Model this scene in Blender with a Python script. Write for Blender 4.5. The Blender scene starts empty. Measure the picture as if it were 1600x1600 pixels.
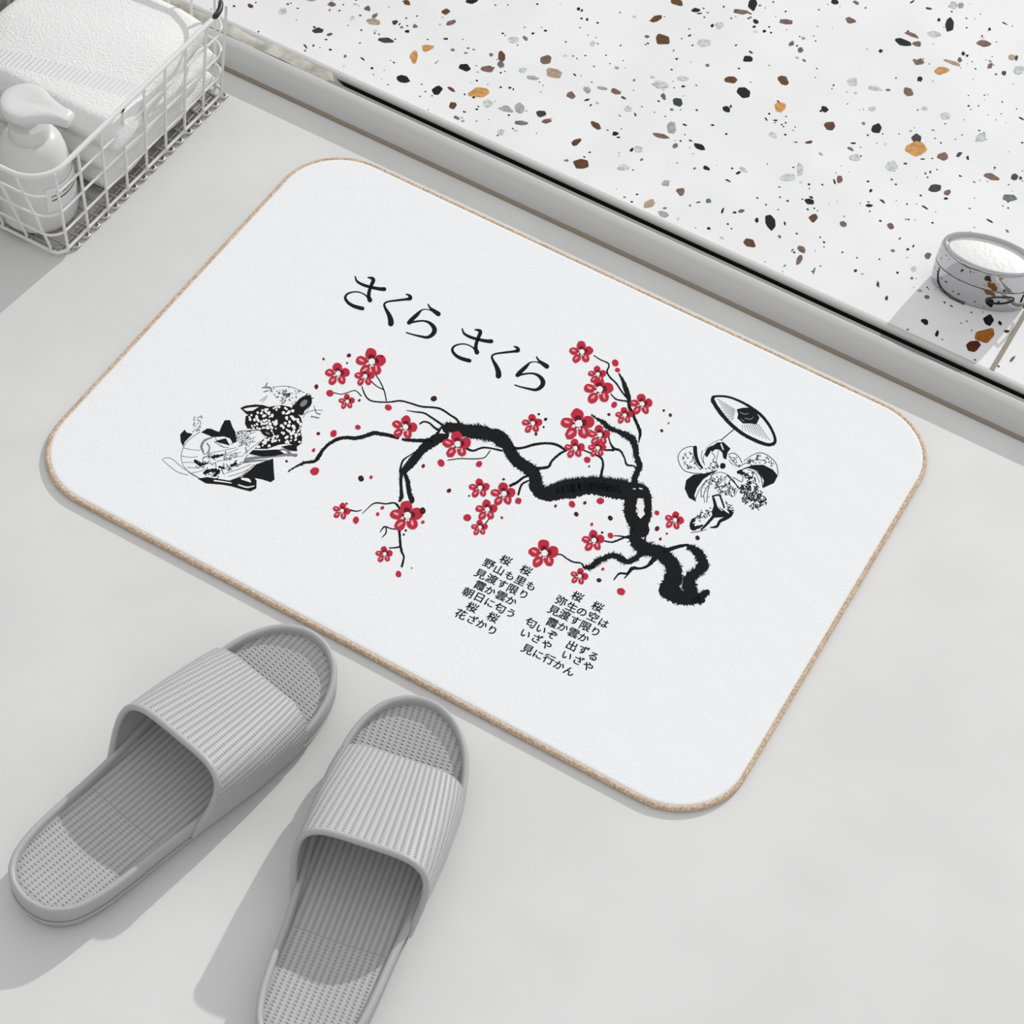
import bpy, bmesh, math, random
from mathutils import Vector, Matrix
random.seed(7)
sc = bpy.context.scene
COL = sc.collection
PI = math.pi

# ---------------------------------------------------------------- camera
RM = Matrix(((0.86670157, 0.49263845, 0.07833093),
             (-0.4363027, 0.67254303, 0.59776737),
             (0.24180227, -0.55226192, 0.79783359)))
F = 3539.77
LIFT = 0.003
CP = Vector((0.777149, -1.247913, 1.419488 + LIFT))
cam_d = bpy.data.cameras.new('camera')
cam = bpy.data.objects.new('camera', cam_d)
COL.objects.link(cam)
cam_d.sensor_width = 36
cam_d.lens = F / 1600 * 36
cam_d.clip_start = 0.05
cam.matrix_world = Matrix.Translation(CP) @ RM.transposed().to_4x4()
sc.camera = cam


def at(u, v, z):
    """point of the place at height z seen at photograph position (u, v)"""
    w = RM.transposed() @ Vector((u - 800, 800 - v, -F))
    return CP + w * ((z - CP.z) / w.z)


# ---------------------------------------------------------------- materials
def pmat(name, col, rough=0.6, metal=0.0, **kw):
    m = bpy.data.materials.new(name)
    m.use_nodes = True
    b = m.node_tree.nodes['Principled BSDF']
    b.inputs['Base Color'].default_value = (*col, 1) if len(col) == 3 else col
    b.inputs['Roughness'].default_value = rough
    b.inputs['Metallic'].default_value = metal
    for k, v in kw.items():
        b.inputs[k.replace('_', ' ')].default_value = v
    return m


def nd(m, t, **kw):
    n = m.node_tree.nodes.new(t)
    for k, v in kw.items():
        setattr(n, k, v)
    return n


def ln(m, a, b):
    m.node_tree.links.new(a, b)


def add_noise_bump(m, scale, dist, strength=1.0, detail=3, extra=None):
    b = m.node_tree.nodes['Principled BSDF']
    tc = nd(m, 'ShaderNodeTexCoord')
    n = nd(m, 'ShaderNodeTexNoise')
    n.inputs['Scale'].default_value = scale
    n.inputs['Detail'].default_value = detail
    ln(m, tc.outputs['Object'], n.inputs['Vector'])
    bp = nd(m, 'ShaderNodeBump')
    bp.inputs['Distance'].default_value = dist
    bp.inputs['Strength'].default_value = strength
    h = n.outputs['Fac']
    if extra:
        n2 = nd(m, 'ShaderNodeTexNoise')
        n2.inputs['Scale'].default_value = extra[0]
        ln(m, tc.outputs['Object'], n2.inputs['Vector'])
        mm = nd(m, 'ShaderNodeMath', operation='MULTIPLY_ADD')
        ln(m, n2.outputs['Fac'], mm.inputs[0])
        mm.inputs[1].default_value = extra[1]
        ln(m, h, mm.inputs[2])
        h = mm.outputs[0]
    ln(m, h, bp.inputs['Height'])
    ln(m, bp.outputs['Normal'], b.inputs['Normal'])
    return n, tc


def vary(m, c1, c2, scale, detail=3, lo=0.4, hi=0.6):
    b = m.node_tree.nodes['Principled BSDF']
    tc = nd(m, 'ShaderNodeTexCoord')
    n = nd(m, 'ShaderNodeTexNoise')
    n.inputs['Scale'].default_value = scale
    n.inputs['Detail'].default_value = detail
    ln(m, tc.outputs['Object'], n.inputs['Vector'])
    r = nd(m, 'ShaderNodeValToRGB')
    r.color_ramp.elements[0].position = lo
    r.color_ramp.elements[0].color = (*c1, 1)
    r.color_ramp.elements[1].position = hi
    r.color_ramp.elements[1].color = (*c2, 1)
    ln(m, n.outputs['Fac'], r.inputs['Fac'])
    ln(m, r.outputs['Color'], b.inputs['Base Color'])


M_floor = pmat('floor_vinyl', (0.70, 0.70, 0.695), 0.55)
vary(M_floor, (0.675, 0.675, 0.67), (0.71, 0.71, 0.705), 9)
M_terr = pmat('terrazzo_base', (0.84, 0.84, 0.84), 0.4)
vary(M_terr, (0.82, 0.82, 0.82), (0.86, 0.86, 0.86), 12)
CH = {}
for k, c in dict(k=(0.012, 0.012, 0.014), d=(0.05, 0.052, 0.055), g=(0.17, 0.175, 0.185),
                 h=(0.40, 0.40, 0.405), l=(0.60, 0.605, 0.605), b=(0.13, 0.058, 0.028),
                 m=(0.20, 0.125, 0.10), t=(0.45, 0.33, 0.25), o=(0.62, 0.31, 0.10),
                 q=(0.36, 0.13, 0.02), r=(0.09, 0.02, 0.008)).items():
    CH[k] = pmat('terrazzo_chip_' + k, c, 0.4)
    CH[k].node_tree.nodes['Principled BSDF'].inputs['Specular IOR Level'].default_value = 0.12
    vary(CH[k], tuple(x * 0.8 for x in c), tuple(min(1, x * 1.1) for x in c), 260)
M_terr.node_tree.nodes['Principled BSDF'].inputs['Specular IOR Level'].default_value = 0.25
M_rail = pmat('rail_enamel', (0.57, 0.57, 0.56), 0.2)
M_slot = pmat('rail_slot', (0.012, 0.012, 0.011), 0.7)
M_gasket = pmat('rail_gasket', (0.22, 0.22, 0.195), 0.6)
M_grout = pmat('grout_brown', (0.30, 0.25, 0.20), 0.9)
M_joint = pmat('joint_bronze', (0.28, 0.25, 0.19), 0.6)
M_caulk = pmat('caulk_beige', (0.55, 0.53, 0.46), 0.8)
vary(M_caulk, (0.36, 0.34, 0.28), (0.62, 0.60, 0.54), 60, lo=0.35, hi=0.62)
M_tile = pmat('wall_tile', (0.55, 0.55, 0.56), 0.3)
b = M_tile.node_tree.nodes['Principled BSDF']
_tc = nd(M_tile, 'ShaderNodeTexCoord')
_sp = nd(M_tile, 'ShaderNodeSeparateXYZ')
_cb = nd(M_tile, 'ShaderNodeCombineXYZ')
ln(M_tile, _tc.outputs['Object'], _sp.inputs[0])
ln(M_tile, _sp.outputs['Y'], _cb.inputs['X'])
ln(M_tile, _sp.outputs['Z'], _cb.inputs['Y'])
_br = nd(M_tile, 'ShaderNodeTexBrick')
_br.offset = 0
_br.inputs['Scale'].default_value = 1
_br.inputs['Brick Width'].default_value = 0.045
_br.inputs['Row Height'].default_value = 0.045
_br.inputs['Mortar Size'].default_value = 0.0011
_br.inputs['Color1'].default_value = (0.50, 0.50, 0.51, 1)
_br.inputs['Color2'].default_value = (0.55, 0.55, 0.55, 1)
_br.inputs['Mortar'].default_value = (0.80, 0.80, 0.78, 1)
ln(M_tile, _cb.outputs[0], _br.inputs['Vector'])
ln(M_tile, _br.outputs['Color'], b.inputs['Base Color'])

M_pile = pmat('mat_pile_white', (0.86, 0.868, 0.885), 0.95)
add_noise_bump(M_pile, 520, 0.0008, 0.45, 4, extra=(34, 1.6))
M_binding = pmat('binding_tan', (0.50, 0.36, 0.235), 0.85)
_b = M_binding.node_tree.nodes['Principled BSDF']
_n, _t = add_noise_bump(M_binding, 900, 0.0006, 0.8)
vary(M_binding, (0.46, 0.33, 0.21), (0.76, 0.60, 0.44), 500, lo=0.35, hi=0.65)
INK = {}
for k, c in dict(k=(0.012, 0.013, 0.014), r=(0.50, 0.030, 0.055), d=(0.13, 0.012, 0.025),
                 p=(0.75, 0.36, 0.38), w=(0.86, 0.85, 0.83), g=(0.22, 0.22, 0.23), s=(0.5, 0.5, 0.51)).items():
    INK[k] = pmat('ink_' + k, c, 0.95)
    INK[k].node_tree.nodes['Principled BSDF'].inputs['Specular IOR Level'].default_value = 0.12
    add_noise_bump(INK[k], 520, 0.0008, 0.3, 4)

GREY = (0.43, 0.43, 0.43)


def ribbed(name, col, pitch, dotp, mask=None, groove=0.0007):
    """rubber with ribs along v and rows of dots, from the UV map (metres)"""
    m = pmat(name, col, 0.5)
    bs = m.node_tree.nodes['Principled BSDF']
    uv = nd(m, 'ShaderNodeUVMap')
    uv.uv_map = 'UVMap'
    sp = nd(m, 'ShaderNodeSeparateXYZ')
    ln(m, uv.outputs['UV'], sp.inputs[0])

    def mth(op, a, bv=None, c=None):
        n = nd(m, 'ShaderNodeMath', operation=op)
        for i, x in enumerate((a, bv, c)):
            if x is None:
                continue
            if isinstance(x, (int, float)):
                n.inputs[i].default_value = x
            else:
                ln(m, x, n.inputs[i])
        return n.outputs[0]
    cu = mth('COSINE', mth('MULTIPLY', sp.outputs[0], 2 * PI / pitch))
    rib = mth('POWER', mth('MULTIPLY_ADD', cu, 0.5, 0.5), 0.6)
    cv = mth('MULTIPLY_ADD', mth('COSINE', mth('MULTIPLY', sp.outputs[1], 2 * PI / dotp)), 0.5, 0.5)
    ingroove = mth('SUBTRACT', 1.0, rib)
    dot = mth('MULTIPLY', mth('POWER', cv, 1.5), mth('POWER', ingroove, 1.5))
    if mask:
        # dots fade between the two v limits
        a = nd(m, 'ShaderNodeMath', operation='LESS_THAN')
        ln(m, sp.outputs[1], a.inputs[0])
        a.inputs[1].default_value = mask[0]
        c = nd(m, 'ShaderNodeMath', operation='GREATER_THAN')
        ln(m, sp.outputs[1], c.inputs[0])
        c.inputs[1].default_value = mask[1]
        k = mth('MAXIMUM', a.outputs[0], c.outputs[0])
        dot = mth('MULTIPLY', dot, k)
        line = nd(m, 'ShaderNodeMath', operation='COMPARE')
        ln(m, sp.outputs[1], line.inputs[0])
        line.inputs[1].default_value = mask[0]
        line.inputs[2].default_value = 0.0004
        rib = mth('SUBTRACT', rib, mth('MULTIPLY', line.outputs[0], 0.6))
    h = mth('ADD', rib, mth('MULTIPLY', dot, 1.5))
    bp = nd(m, 'ShaderNodeBump')
    bp.inputs['Distance'].default_value = groove
    bp.inputs['Strength'].default_value = 1
    ln(m, h, bp.inputs['Height'])
    ln(m, bp.outputs['Normal'], bs.inputs['Normal'])
    # groove shade painted into the colour: darker low down, lighter on the ribs
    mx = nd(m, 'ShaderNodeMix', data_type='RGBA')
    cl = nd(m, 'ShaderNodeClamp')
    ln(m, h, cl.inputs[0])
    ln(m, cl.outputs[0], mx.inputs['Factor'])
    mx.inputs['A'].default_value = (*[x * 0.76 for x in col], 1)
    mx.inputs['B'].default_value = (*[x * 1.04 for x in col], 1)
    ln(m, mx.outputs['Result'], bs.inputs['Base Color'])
    return m


M_sole = pmat('slipper_rubber', GREY, 0.42)
add_noise_bump(M_sole, 700, 0.00012, 0.6)
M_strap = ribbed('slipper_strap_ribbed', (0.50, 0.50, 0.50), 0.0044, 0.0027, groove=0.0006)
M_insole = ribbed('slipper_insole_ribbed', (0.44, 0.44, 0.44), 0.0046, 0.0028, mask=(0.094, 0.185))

M_chrome = pmat('chrome', (0.56, 0.56, 0.57), 0.07, 1.0)
add_noise_bump(M_chrome, 95, 0.0009, 0.5, 1)
M_frost = pmat('frosted_white', (0.80, 0.80, 0.79), 0.35, 0.25)
add_noise_bump(M_frost, 220, 0.0006, 0.5)
M_black = pmat('black_rubber', (0.01, 0.01, 0.01), 0.5)
M_wire = pmat('white_coated_wire', (0.78, 0.78, 0.75), 0.35)
M_wire2 = pmat('bare_wire', (0.45, 0.44, 0.38), 0.3, 0.7)
M_chip = pmat('chipped_black', (0.012, 0.012, 0.012), 0.4)
M_towel = pmat('towel_white', (0.88, 0.88, 0.875), 0.95)
M_plastic = pmat('bottle_translucent', (0.84, 0.84, 0.83), 0.25, Transmission_Weight=0.12)
M_plastic.node_tree.nodes['Principled BSDF'].inputs['IOR'].default_value = 1.3
M_pump = pmat('pump_frosted', (0.82, 0.82, 0.815), 0.35, Transmission_Weight=0.12)
M_soap = pmat('soap_white', (0.86, 0.86, 0.85), 0.4)
M_label = pmat('label_white', (0.85, 0.85, 0.85), 0.6)
M_ink = pmat('label_ink', (0.02, 0.02, 0.02), 0.6)


# towel: terry noise + woven stripe band
def towel_mat():
    m = M_towel
    bs = m.node_tree.nodes['Principled BSDF']
    tc = nd(m, 'ShaderNodeTexCoord')
    vo = nd(m, 'ShaderNodeTexVoronoi')
    vo.inputs['Scale'].default_value = 620
    ln(m, tc.outputs['Object'], vo.inputs['Vector'])
    ns = nd(m, 'ShaderNodeTexNoise')
    ns.inputs['Scale'].default_value = 300
    ln(m, tc.outputs['Object'], ns.inputs['Vector'])
    sp = nd(m, 'ShaderNodeSeparateXYZ')
    ln(m, tc.outputs['Object'], sp.inputs[0])
    # band: |y - y0 + 0.15x| < w -> fine ribs along x
    a = nd(m, 'ShaderNodeMath', operation='MULTIPLY_ADD')
    ln(m, sp.outputs['X'], a.inputs[0])
    a.inputs[1].default_value = -0.27
    ln(m, sp.outputs['Y'], a.inputs[2])
    c = nd(m, 'ShaderNodeMath', operation='COMPARE')
    ln(m, a.outputs[0], c.inputs[0])
    c.inputs[1].default_value = -0.084
    c.inputs[2].default_value = 0.009
    s = nd(m, 'ShaderNodeMath', operation='SINE')
    s0 = nd(m, 'ShaderNodeMath', operation='MULTIPLY')
    ln(m, sp.outputs['X'], s0.inputs[0])
    s0.inputs[1].default_value = 2 * PI / 0.0042
    ln(m, s0.outputs[0], s.inputs[0])
    mx = nd(m, 'ShaderNodeMix')
    ln(m, c.outputs[0], mx.inputs[0])
    ad = nd(m, 'ShaderNodeMath', operation='ADD')
    ln(m, vo.outputs['Distance'], ad.inputs[0])
    ln(m, ns.outputs['Fac'], ad.inputs[1])
    ln(m, ad.outputs[0], mx.inputs[2])
    ln(m, s.outputs[0], mx.inputs[3])
    bp = nd(m, 'ShaderNodeBump')
    bp.inputs['Distance'].default_value = 0.0009
    bp.inputs['Strength'].default_value = 0.6
    ln(m, mx.outputs[0], bp.inputs['Height'])
    ln(m, bp.outputs['Normal'], bs.inputs['Normal'])


towel_mat()


# ---------------------------------------------------------------- mesh helpers
class MB:
    def __init__(s):
        s.v = []
        s.f = []
        s.mi = []
        s.uv = {}
        s.mats = []

    def mat(s, m):
        if m not in s.mats:
            s.mats.append(m)
        return s.mats.index(m)

    def poly(s, pts, m):
        i = len(s.v)
        s.v += [tuple(p) for p in pts]
        s.f.append(list(range(i, i + len(pts))))
        s.mi.append(s.mat(m))

    def raw(s, vs, fs, m):
        i = len(s.v)
        s.v += [tuple(p) for p in vs]
        k = s.mat(m)
        for f in fs:
            s.f.append([i + j for j in f])
            s.mi.append(k)

    def grid(s, rows, m, close_u=False, close_v=False, uvs=None):
        nr, nc = len(rows), len(rows[0])
        i0 = len(s.v)
        for r in rows:
            s.v += [tuple(p) for p in r]
        k = s.mat(m)
        for a in range(nr if close_u else nr - 1):
            for c in range(nc if close_v else nc - 1):
                a2, c2 = (a + 1) % nr, (c + 1) % nc
                q = [i0 + a * nc + c, i0 + a * nc + c2, i0 + a2 * nc + c2, i0 + a2 * nc + c]
                if uvs:
                    s.uv[len(s.f)] = [uvs[a][c], uvs[a][c2], uvs[a2][c2], uvs[a2][c]]
                s.f.append(q)
                s.mi.append(k)

    def tube(s, pts, r, m, n=8, closed=False, caps=True):
        pts = [Vector(p) for p in pts]
        N = len(pts)
        rs = r if isinstance(r, (list, tuple)) else [r] * N
        rows = []
        up = None
        for i, p in enumerate(pts):
            if closed:
                t = pts[(i + 1) % N] - pts[i - 1]
            else:
                t = pts[min(i + 1, N - 1)] - pts[max(i - 1, 0)]
            t.normalize()
            if up is None:
                up = Vector((0, 0, 1)) if abs(t.z) < 0.9 else Vector((1, 0, 0))
            a = up - t * up.dot(t)
            a.normalize()
            bb = t.cross(a)
            up = a
            rows.append([p + (a * math.cos(2 * PI * j / n) + bb * math.sin(2 * PI * j / n)) * rs[i] for j in range(n)])
        s.grid(rows, m, close_u=closed, close_v=True)
        if caps and not closed:
            s.poly(rows[0][::-1], m)
            s.poly(rows[-1], m)

    def lathe(s, prof, cx, cy, m, n=48, cap=True):
        rows = [[(cx + r * math.cos(2 * PI * j / n), cy + r * math.sin(2 * PI * j / n), z) for j in range(n)] for r, z in prof]
        s.grid(rows, m, close_v=True)
        if cap:
            s.poly(rows[0][::-1], m)
            s.poly(rows[-1], m)

    def box(s, x0, y0, z0, x1, y1, z1, m):
        v = [(x0, y0, z0), (x1, y0, z0), (x1, y1, z0), (x0, y1, z0), (x0, y0, z1), (x1, y0, z1), (x1, y1, z1), (x0, y1, z1)]
        s.raw(v, [(0, 3, 2, 1), (4, 5, 6, 7), (0, 1, 5, 4), (1, 2, 6, 5), (2, 3, 7, 6), (3, 0, 4, 7)], m)

    def build(s, name, parent=None, smooth=True, recalc=True, off=None):
        me = bpy.data.meshes.new(name)
        vs = s.v if off is None else [tuple(Vector(p) - Vector(off)) for p in s.v]
        me.from_pydata(vs, [], s.f)
        for m in s.mats:
            me.materials.append(m)
        me.polygons.foreach_set('material_index', s.mi)
        if s.uv:
            l = me.uv_layers.new(name='UVMap')
            for p in me.polygons:
                u = s.uv.get(p.index)
                if u:
                    for k, li in enumerate(p.loop_indices):
                        l.data[li].uv = u[k]
        if smooth:
            me.polygons.foreach_set('use_smooth', [True] * len(me.polygons))
        me.validate()
        if recalc:
            bm = bmesh.new()
            bm.from_mesh(me)
            bmesh.ops.recalc_face_normals(bm, faces=bm.faces)
            bm.to_mesh(me)
            bm.free()
        if smooth:
            try:
                me.set_sharp_from_angle(angle=math.radians(50))
            except Exception:
                pass
        o = bpy.data.objects.new(name, me)
        COL.objects.link(o)
        if parent:
            o.parent = parent
            o.matrix_parent_inverse = Matrix()
        return o


def empty(name, loc, rz=0.0):
    o = bpy.data.objects.new(name, None)
    COL.objects.link(o)
    o.location = loc
    o.rotation_euler = (0, 0, rz)
    o.empty_display_size = 0.05
    return o


def tag(o, label=None, cat=None, group=None, kind=None):
    if label:
        o['label'] = label
    if cat:
        o['category'] = cat
    if group:
        o['group'] = group
    if kind:
        o['kind'] = kind
    return o


# ================================================================ THE SETTING
XL = -0.295
mb = MB()
mb.poly([(XL - 0.1, -2.6, 0), (3.2, -2.6, 0), (3.2, 0.035, 0), (XL - 0.1, 0.035, 0)], M_floor)
mb.poly([(XL - 0.1, -2.6, -0.05), (XL - 0.1, 0.035, -0.05), (3.2, 0.035, -0.05), (3.2, -2.6, -0.05)], M_floor)
tag(mb.build('floor', smooth=False, recalc=False), kind='structure')

mb = MB()
mb.box(XL - 0.1, -2.6, 0, XL, 2.4, 0.28, M_tile)
tag(mb.build('wall_left', smooth=False), kind='structure')

# low rail / threshold: rounded enamelled curb with a dark slot and thin lip
prof = [(0.0315, -0.01), (0.0315, 0.002), (0.0318, 0.0035), (0.0328, 0.0085), (0.035, 0.0135), (0.0385, 0.0175), (0.043, 0.0202), (0.048, 0.0214),
        (0.0500, 0.0212), (0.0512, 0.0202), (0.0516, 0.0190), (0.0518, 0.0170), (0.0518, -0.01)]
mb = MB()
xs = [XL, 0.2, 0.7, 1.2, 3.2]
mb.grid([[(x, y, z) for y, z in prof] for x in xs], M_rail)
tag(mb.build('trim_1'), 'pale grey rounded enamel rail between smooth floor and terrazzo', kind='structure')
mb = MB()
mb.grid([[(x, 0.0566, -0.012), (x, 0.0640, -0.012)] for x in xs], M_slot)
mb.grid([[(x, 0.0576, 0.0170), (x, 0.0576, -0.012)] for x in xs], M_slot)
mb.grid([[(x, 0.0640, -0.012), (x, 0.0640, 0.0152)] for x in xs], M_slot)
mb.grid([[(x, 0.0514, 0.0178), (x, 0.0576, 0.0170)] for x in xs], M_gasket)
tag(mb.build('trim_2', smooth=False), 'dark slot running behind the grey rail', kind='structure')
lip = [(0.0641, 0.0140), (0.0643, 0.0172), (0.0656, 0.0186), (0.0675, 0.0191), (0.0705, 0.0188), (0.0715, 0.0180), (0.0715, 0.004)]
mb = MB()
mb.grid([[(x, y, z) for y, z in lip] for x in xs], M_rail)
tag(mb.build('trim_3'), 'thin pale lip along the edge of the terrazzo', kind='structure')
mb = MB()
mb.tube([(x, 0.0318, 0.0008) for x in xs], 0.0026, M_grout, n=8)
tag(mb.build('trim_4'), 'brown grout line at the foot of the grey rail', kind='structure')
# beige filler in the slot at its left end
mb = MB()
rows = []
for i in range(36):
    x = XL + i * 0.0095
    e = max(0.0, min(1.0, (0.0 - x) / 0.03)) * (0.97 + 0.03 * math.sin(i * 0.9))
    z = 0.000 + 0.0188 * e
    rows.append([(x, 0.0535, z), (x, 0.0585, z + 0.001 * e), (x, 0.0635, z + 0.0010 * e), (x, 0.0682, z + 0.0002)])
mb.grid(rows, M_caulk)
tag(mb.build('trim_5'), 'stained beige filler in the slot near the wire basket', kind='structure')
# bronze joint strip across the terrazzo at right
mb = MB()
mb.box(0.6135, 0.0715, 0.012, 0.6175, 2.4, 0.0186, M_joint)
tag(mb.build('trim_6', smooth=False), 'thin bronze joint strip across the terrazzo', kind='structure')

# ---- terrazzo with its chips
ZT = 0.018
mb = MB()
mb.poly([(XL, 0.068, ZT), (3.2, 0.068, ZT), (3.2, 2.4, ZT), (XL, 2.4, ZT)], M_terr)
CR = dict(E=(350, 0, 3.8095), A=(740, 0, 5), B=(1000, 0, 5), C=(1280, 0, 5), D=(1000, 200, 5), F=(1300, 300, 5.3333))
CHIPS = '''E 520 0 50 15 0 t;E 640 25 50 30 0 m;E 855 50 35 30 0 m;E 890 130 75 35 10 t;E 898 92 40 22 -30 g;E 350 65 55 40 0 l;E 762 108 35 25 0 l;E 562 182 65 34 0 d;E 628 205 35 18 -20 m;E 610 235 18 10 0 k;E 485 275 35 9 45 k;E 965 240 84 32 5 d;E 1018 132 38 28 0 d;E 1045 142 20 8 -45 k;E 1090 185 30 20 0 k;E 1138 155 30 30 0 g;E 1088 15 50 30 10 b;E 1475 5 75 35 0 k;E 1322 70 52 36 0 b;E 1350 135 60 28 -20 m;E 1132 335 46 78 5 o;E 1210 285 84 42 -5 o;E 1435 402 78 45 20 k;E 1570 410 80 40 5 m;E 1065 470 82 42 8 k;E 1270 535 66 48 -10 k;E 1352 530 50 18 30 b;E 1518 550 122 58 -8 o;E 1362 628 44 42 0 b;E 1385 700 35 18 25 g;E 825 350 32 10 40 k;E 205 188 12 12 0 k;E 880 405 16 16 0 k;E 1320 230 30 12 0 k;E 1430 665 22 10 0 k;E 1505 650 18 10 0 k;E 1440 315 30 10 0 g;E 1265 370 35 8 -45 h;E 157 35 35 22 30 b;E 1590 325 30 20 0 g
A 105 540 115 55 5 m;A 220 440 62 80 0 b;A 215 500 55 55 0 g;A 565 465 84 66 10 m;A 630 570 130 76 15 t;A 465 605 100 34 8 h;A 385 550 65 40 0 l;A 310 310 95 50 0 l;A 405 300 48 26 30 g;A 260 850 100 48 15 h;A 360 845 80 78 0 h;A 110 810 95 60 0 l;A 530 888 80 48 0 d;A 375 960 104 38 5 g;A 570 945 78 32 -12 m;A 955 980 98 46 38 b;A 800 1112 90 46 -25 b;A 845 1278 130 84 0 b;A 725 1253 40 20 0 g;A 760 745 74 54 -10 m;A 888 700 62 46 40 h;A 1005 688 78 26 10 h;A 1110 712 90 42 15 m;A 1170 762 54 16 25 d;A 885 780 50 14 -15 k;A 915 820 25 14 -40 k;A 1105 1045 64 34 0 k;A 1132 1073 35 12 0 k;A 1235 1170 36 24 -50 k;A 1290 1165 74 54 0 l;A 1170 1305 90 54 0 l;A 215 1030 75 45 0 l;A 822 70 28 30 0 k;A 847 82 20 22 0 k;A 887 150 20 24 0 k;A 930 340 45 38 0 l;A 1207 850 62 48 0 l;A 1263 895 38 14 65 d;A 465 260 30 16 0 k;A 560 238 28 16 0 k;A 790 583 32 12 35 k;A 285 685 30 20 0 d;A 310 697 16 16 0 k
B 285 12 90 52 20 b;B 435 78 62 34 0 k;B 462 104 35 14 0 k;B 502 135 16 14 0 k;B 565 200 36 24 -50 k;B 620 197 70 54 0 l;B 500 335 94 58 0 l;B 880 32 74 104 0 k;B 790 92 124 40 8 m;B 860 105 32 12 20 k;B 905 168 46 36 45 k;B 892 207 30 16 0 k;B 970 243 30 24 0 k;B 1143 170 106 36 5 m;B 1183 340 48 32 -40 m;B 1253 390 44 42 -20 m;B 838 462 76 52 0 k;B 708 625 106 58 0 b;B 810 720 128 84 20 k;B 1118 625 90 60 35 b;B 1092 832 94 82 10 o;B 675 850 64 44 30 k;B 708 830 20 24 0 k;B 1445 852 70 46 15 k;B 1483 985 92 70 0 b;B 295 795 96 68 0 d;B 185 755 58 34 60 m;B 165 660 124 56 5 l;B 330 615 100 36 0 l;B 248 1000 68 108 0 h;B 160 1060 130 36 15 m;B 395 1098 40 12 30 k;B 465 1145 98 40 20 k;B 275 1140 46 42 0 g;B 130 145 92 48 -20 b;B 176 310 130 84 0 b;B 55 285 42 22 0 g
B 520 1312 58 32 30 k;B 687 1410 54 14 20 k;B 690 1428 60 10 30 k;B 768 1350 42 20 -25 k;B 205 1430 74 52 0 h;B 318 1495 66 62 0 m;B 75 1590 98 62 -15 t;B 810 1325 72 28 30 l;B 1040 1055 76 48 30 l;B 1150 1385 130 58 -3 l;B 1250 1325 58 110 0 l;B 1320 1110 58 22 -10 b;B 1325 1575 70 48 20 k;B 1338 1542 38 16 30 k;B 1560 1400 50 58 0 m;B 1520 1420 48 14 70 k;B 985 930 36 14 55 k;B 1060 940 36 14 0 k;B 567 977 34 14 0 k;B 350 975 36 14 20 k;B 455 1580 40 12 -10 d;B 535 1570 42 36 0 g;B 285 460 26 18 0 k;B 338 673 30 20 0 k;B 388 276 28 14 -20 k;B 870 410 24 14 20 k
C 122 15 60 40 0 k;C 288 20 50 24 30 m;C 248 158 80 52 30 m;C 725 272 116 28 22 m;C 655 330 134 50 15 k;C 765 342 78 40 10 m;C 480 398 32 28 0 k;C 900 265 104 50 0 l;C 1018 198 74 116 5 k;C 1050 40 64 56 0 l;C 1108 40 46 44 0 t;C 935 155 26 26 0 k;C 1283 340 116 44 8 m;C 780 485 84 50 -15 m;C 955 550 104 58 -10 o;C 1040 488 154 26 18 t;C 1100 470 40 40 0 m;C 1127 420 32 32 0 k;C 1157 434 22 22 0 k;C 1505 445 52 46 0 t;C 1540 450 28 38 0 d;C 1335 515 52 34 -45 m;C 1443 570 40 40 0 d;C 1560 545 84 68 0 l;C 695 715 78 58 30 m;C 787 614 52 32 -20 k;C 262 640 78 68 0 l;C 440 690 114 46 15 l;C 410 850 62 32 0 l;C 990 905 88 60 0 l;C 820 845 56 30 0 l;C 445 1005 74 84 0 k;C 762 1078 80 70 20 d;C 758 1155 166 114 10 o;C 965 1222 76 62 0 m;C 1095 1205 52 26 -40 d;C 1160 1230 36 22 70 k;C 265 1118 42 14 0 k;C 245 1162 58 24 30 m;C 278 1230 88 56 0 l;C 570 1295 88 74 0 l;C 675 1277 32 16 0 k;C 808 1242 38 12 0 k
C 1265 1075 94 68 0 l;C 1345 1378 120 52 15 m;C 1527 1378 54 52 0 d;C 1573 1390 30 26 0 d;C 905 1470 96 64 0 d;C 1003 1502 52 40 -20 m;C 1488 1548 130 58 5 g;C 495 1570 62 14 38 k;C 725 15 42 12 -35 k;C 1450 183 54 11 30 k;C 1580 925 48 12 30 k;C 403 1490 26 26 0 k;C 988 1548 28 24 0 k;C 855 65 52 18 10 d
D 645 645 50 15 -70 k;D 738 660 34 18 0 k;D 792 648 52 28 -15 m;D 913 718 30 38 0 k;D 1018 738 74 128 -24 k;D 858 900 94 62 25 b;D 1130 745 18 32 0 k;D 1262 945 50 70 -30 m;D 1245 1030 76 44 -60 m;D 1360 1115 18 58 15 g;D 1190 955 32 14 -50 g;D 1132 1075 28 12 -50 g;D 185 672 98 46 20 h;D 195 625 32 16 0 g;D 535 785 30 24 0 k;D 392 605 18 20 0 g;D 1355 705 70 64 20 b;D 1590 750 60 42 30 m
F 490 282 58 44 30 m;F 802 530 58 58 0 m;F 310 112 58 30 0 k;F 425 75 68 13 35 k;F 775 128 62 13 30 k;F 1315 240 62 13 30 k;F 197 655 30 26 30 k;F 382 768 24 38 20 d;F 455 885 28 42 25 d;F 775 1080 72 46 30 k;F 875 1180 28 54 15 k;F 1305 1060 80 108 5 k;F 1400 1090 32 42 0 k;F 1275 1195 170 120 -28 q;F 1175 1285 120 90 -20 r;F 1455 1160 46 24 0 k;F 1505 1390 25 62 40 m;F 565 388 26 15 -45 k;F 632 478 26 26 0 k;F 678 450 30 15 -50 k;F 680 640 50 50 0 l'''
taken = []
ci = 0
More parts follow.
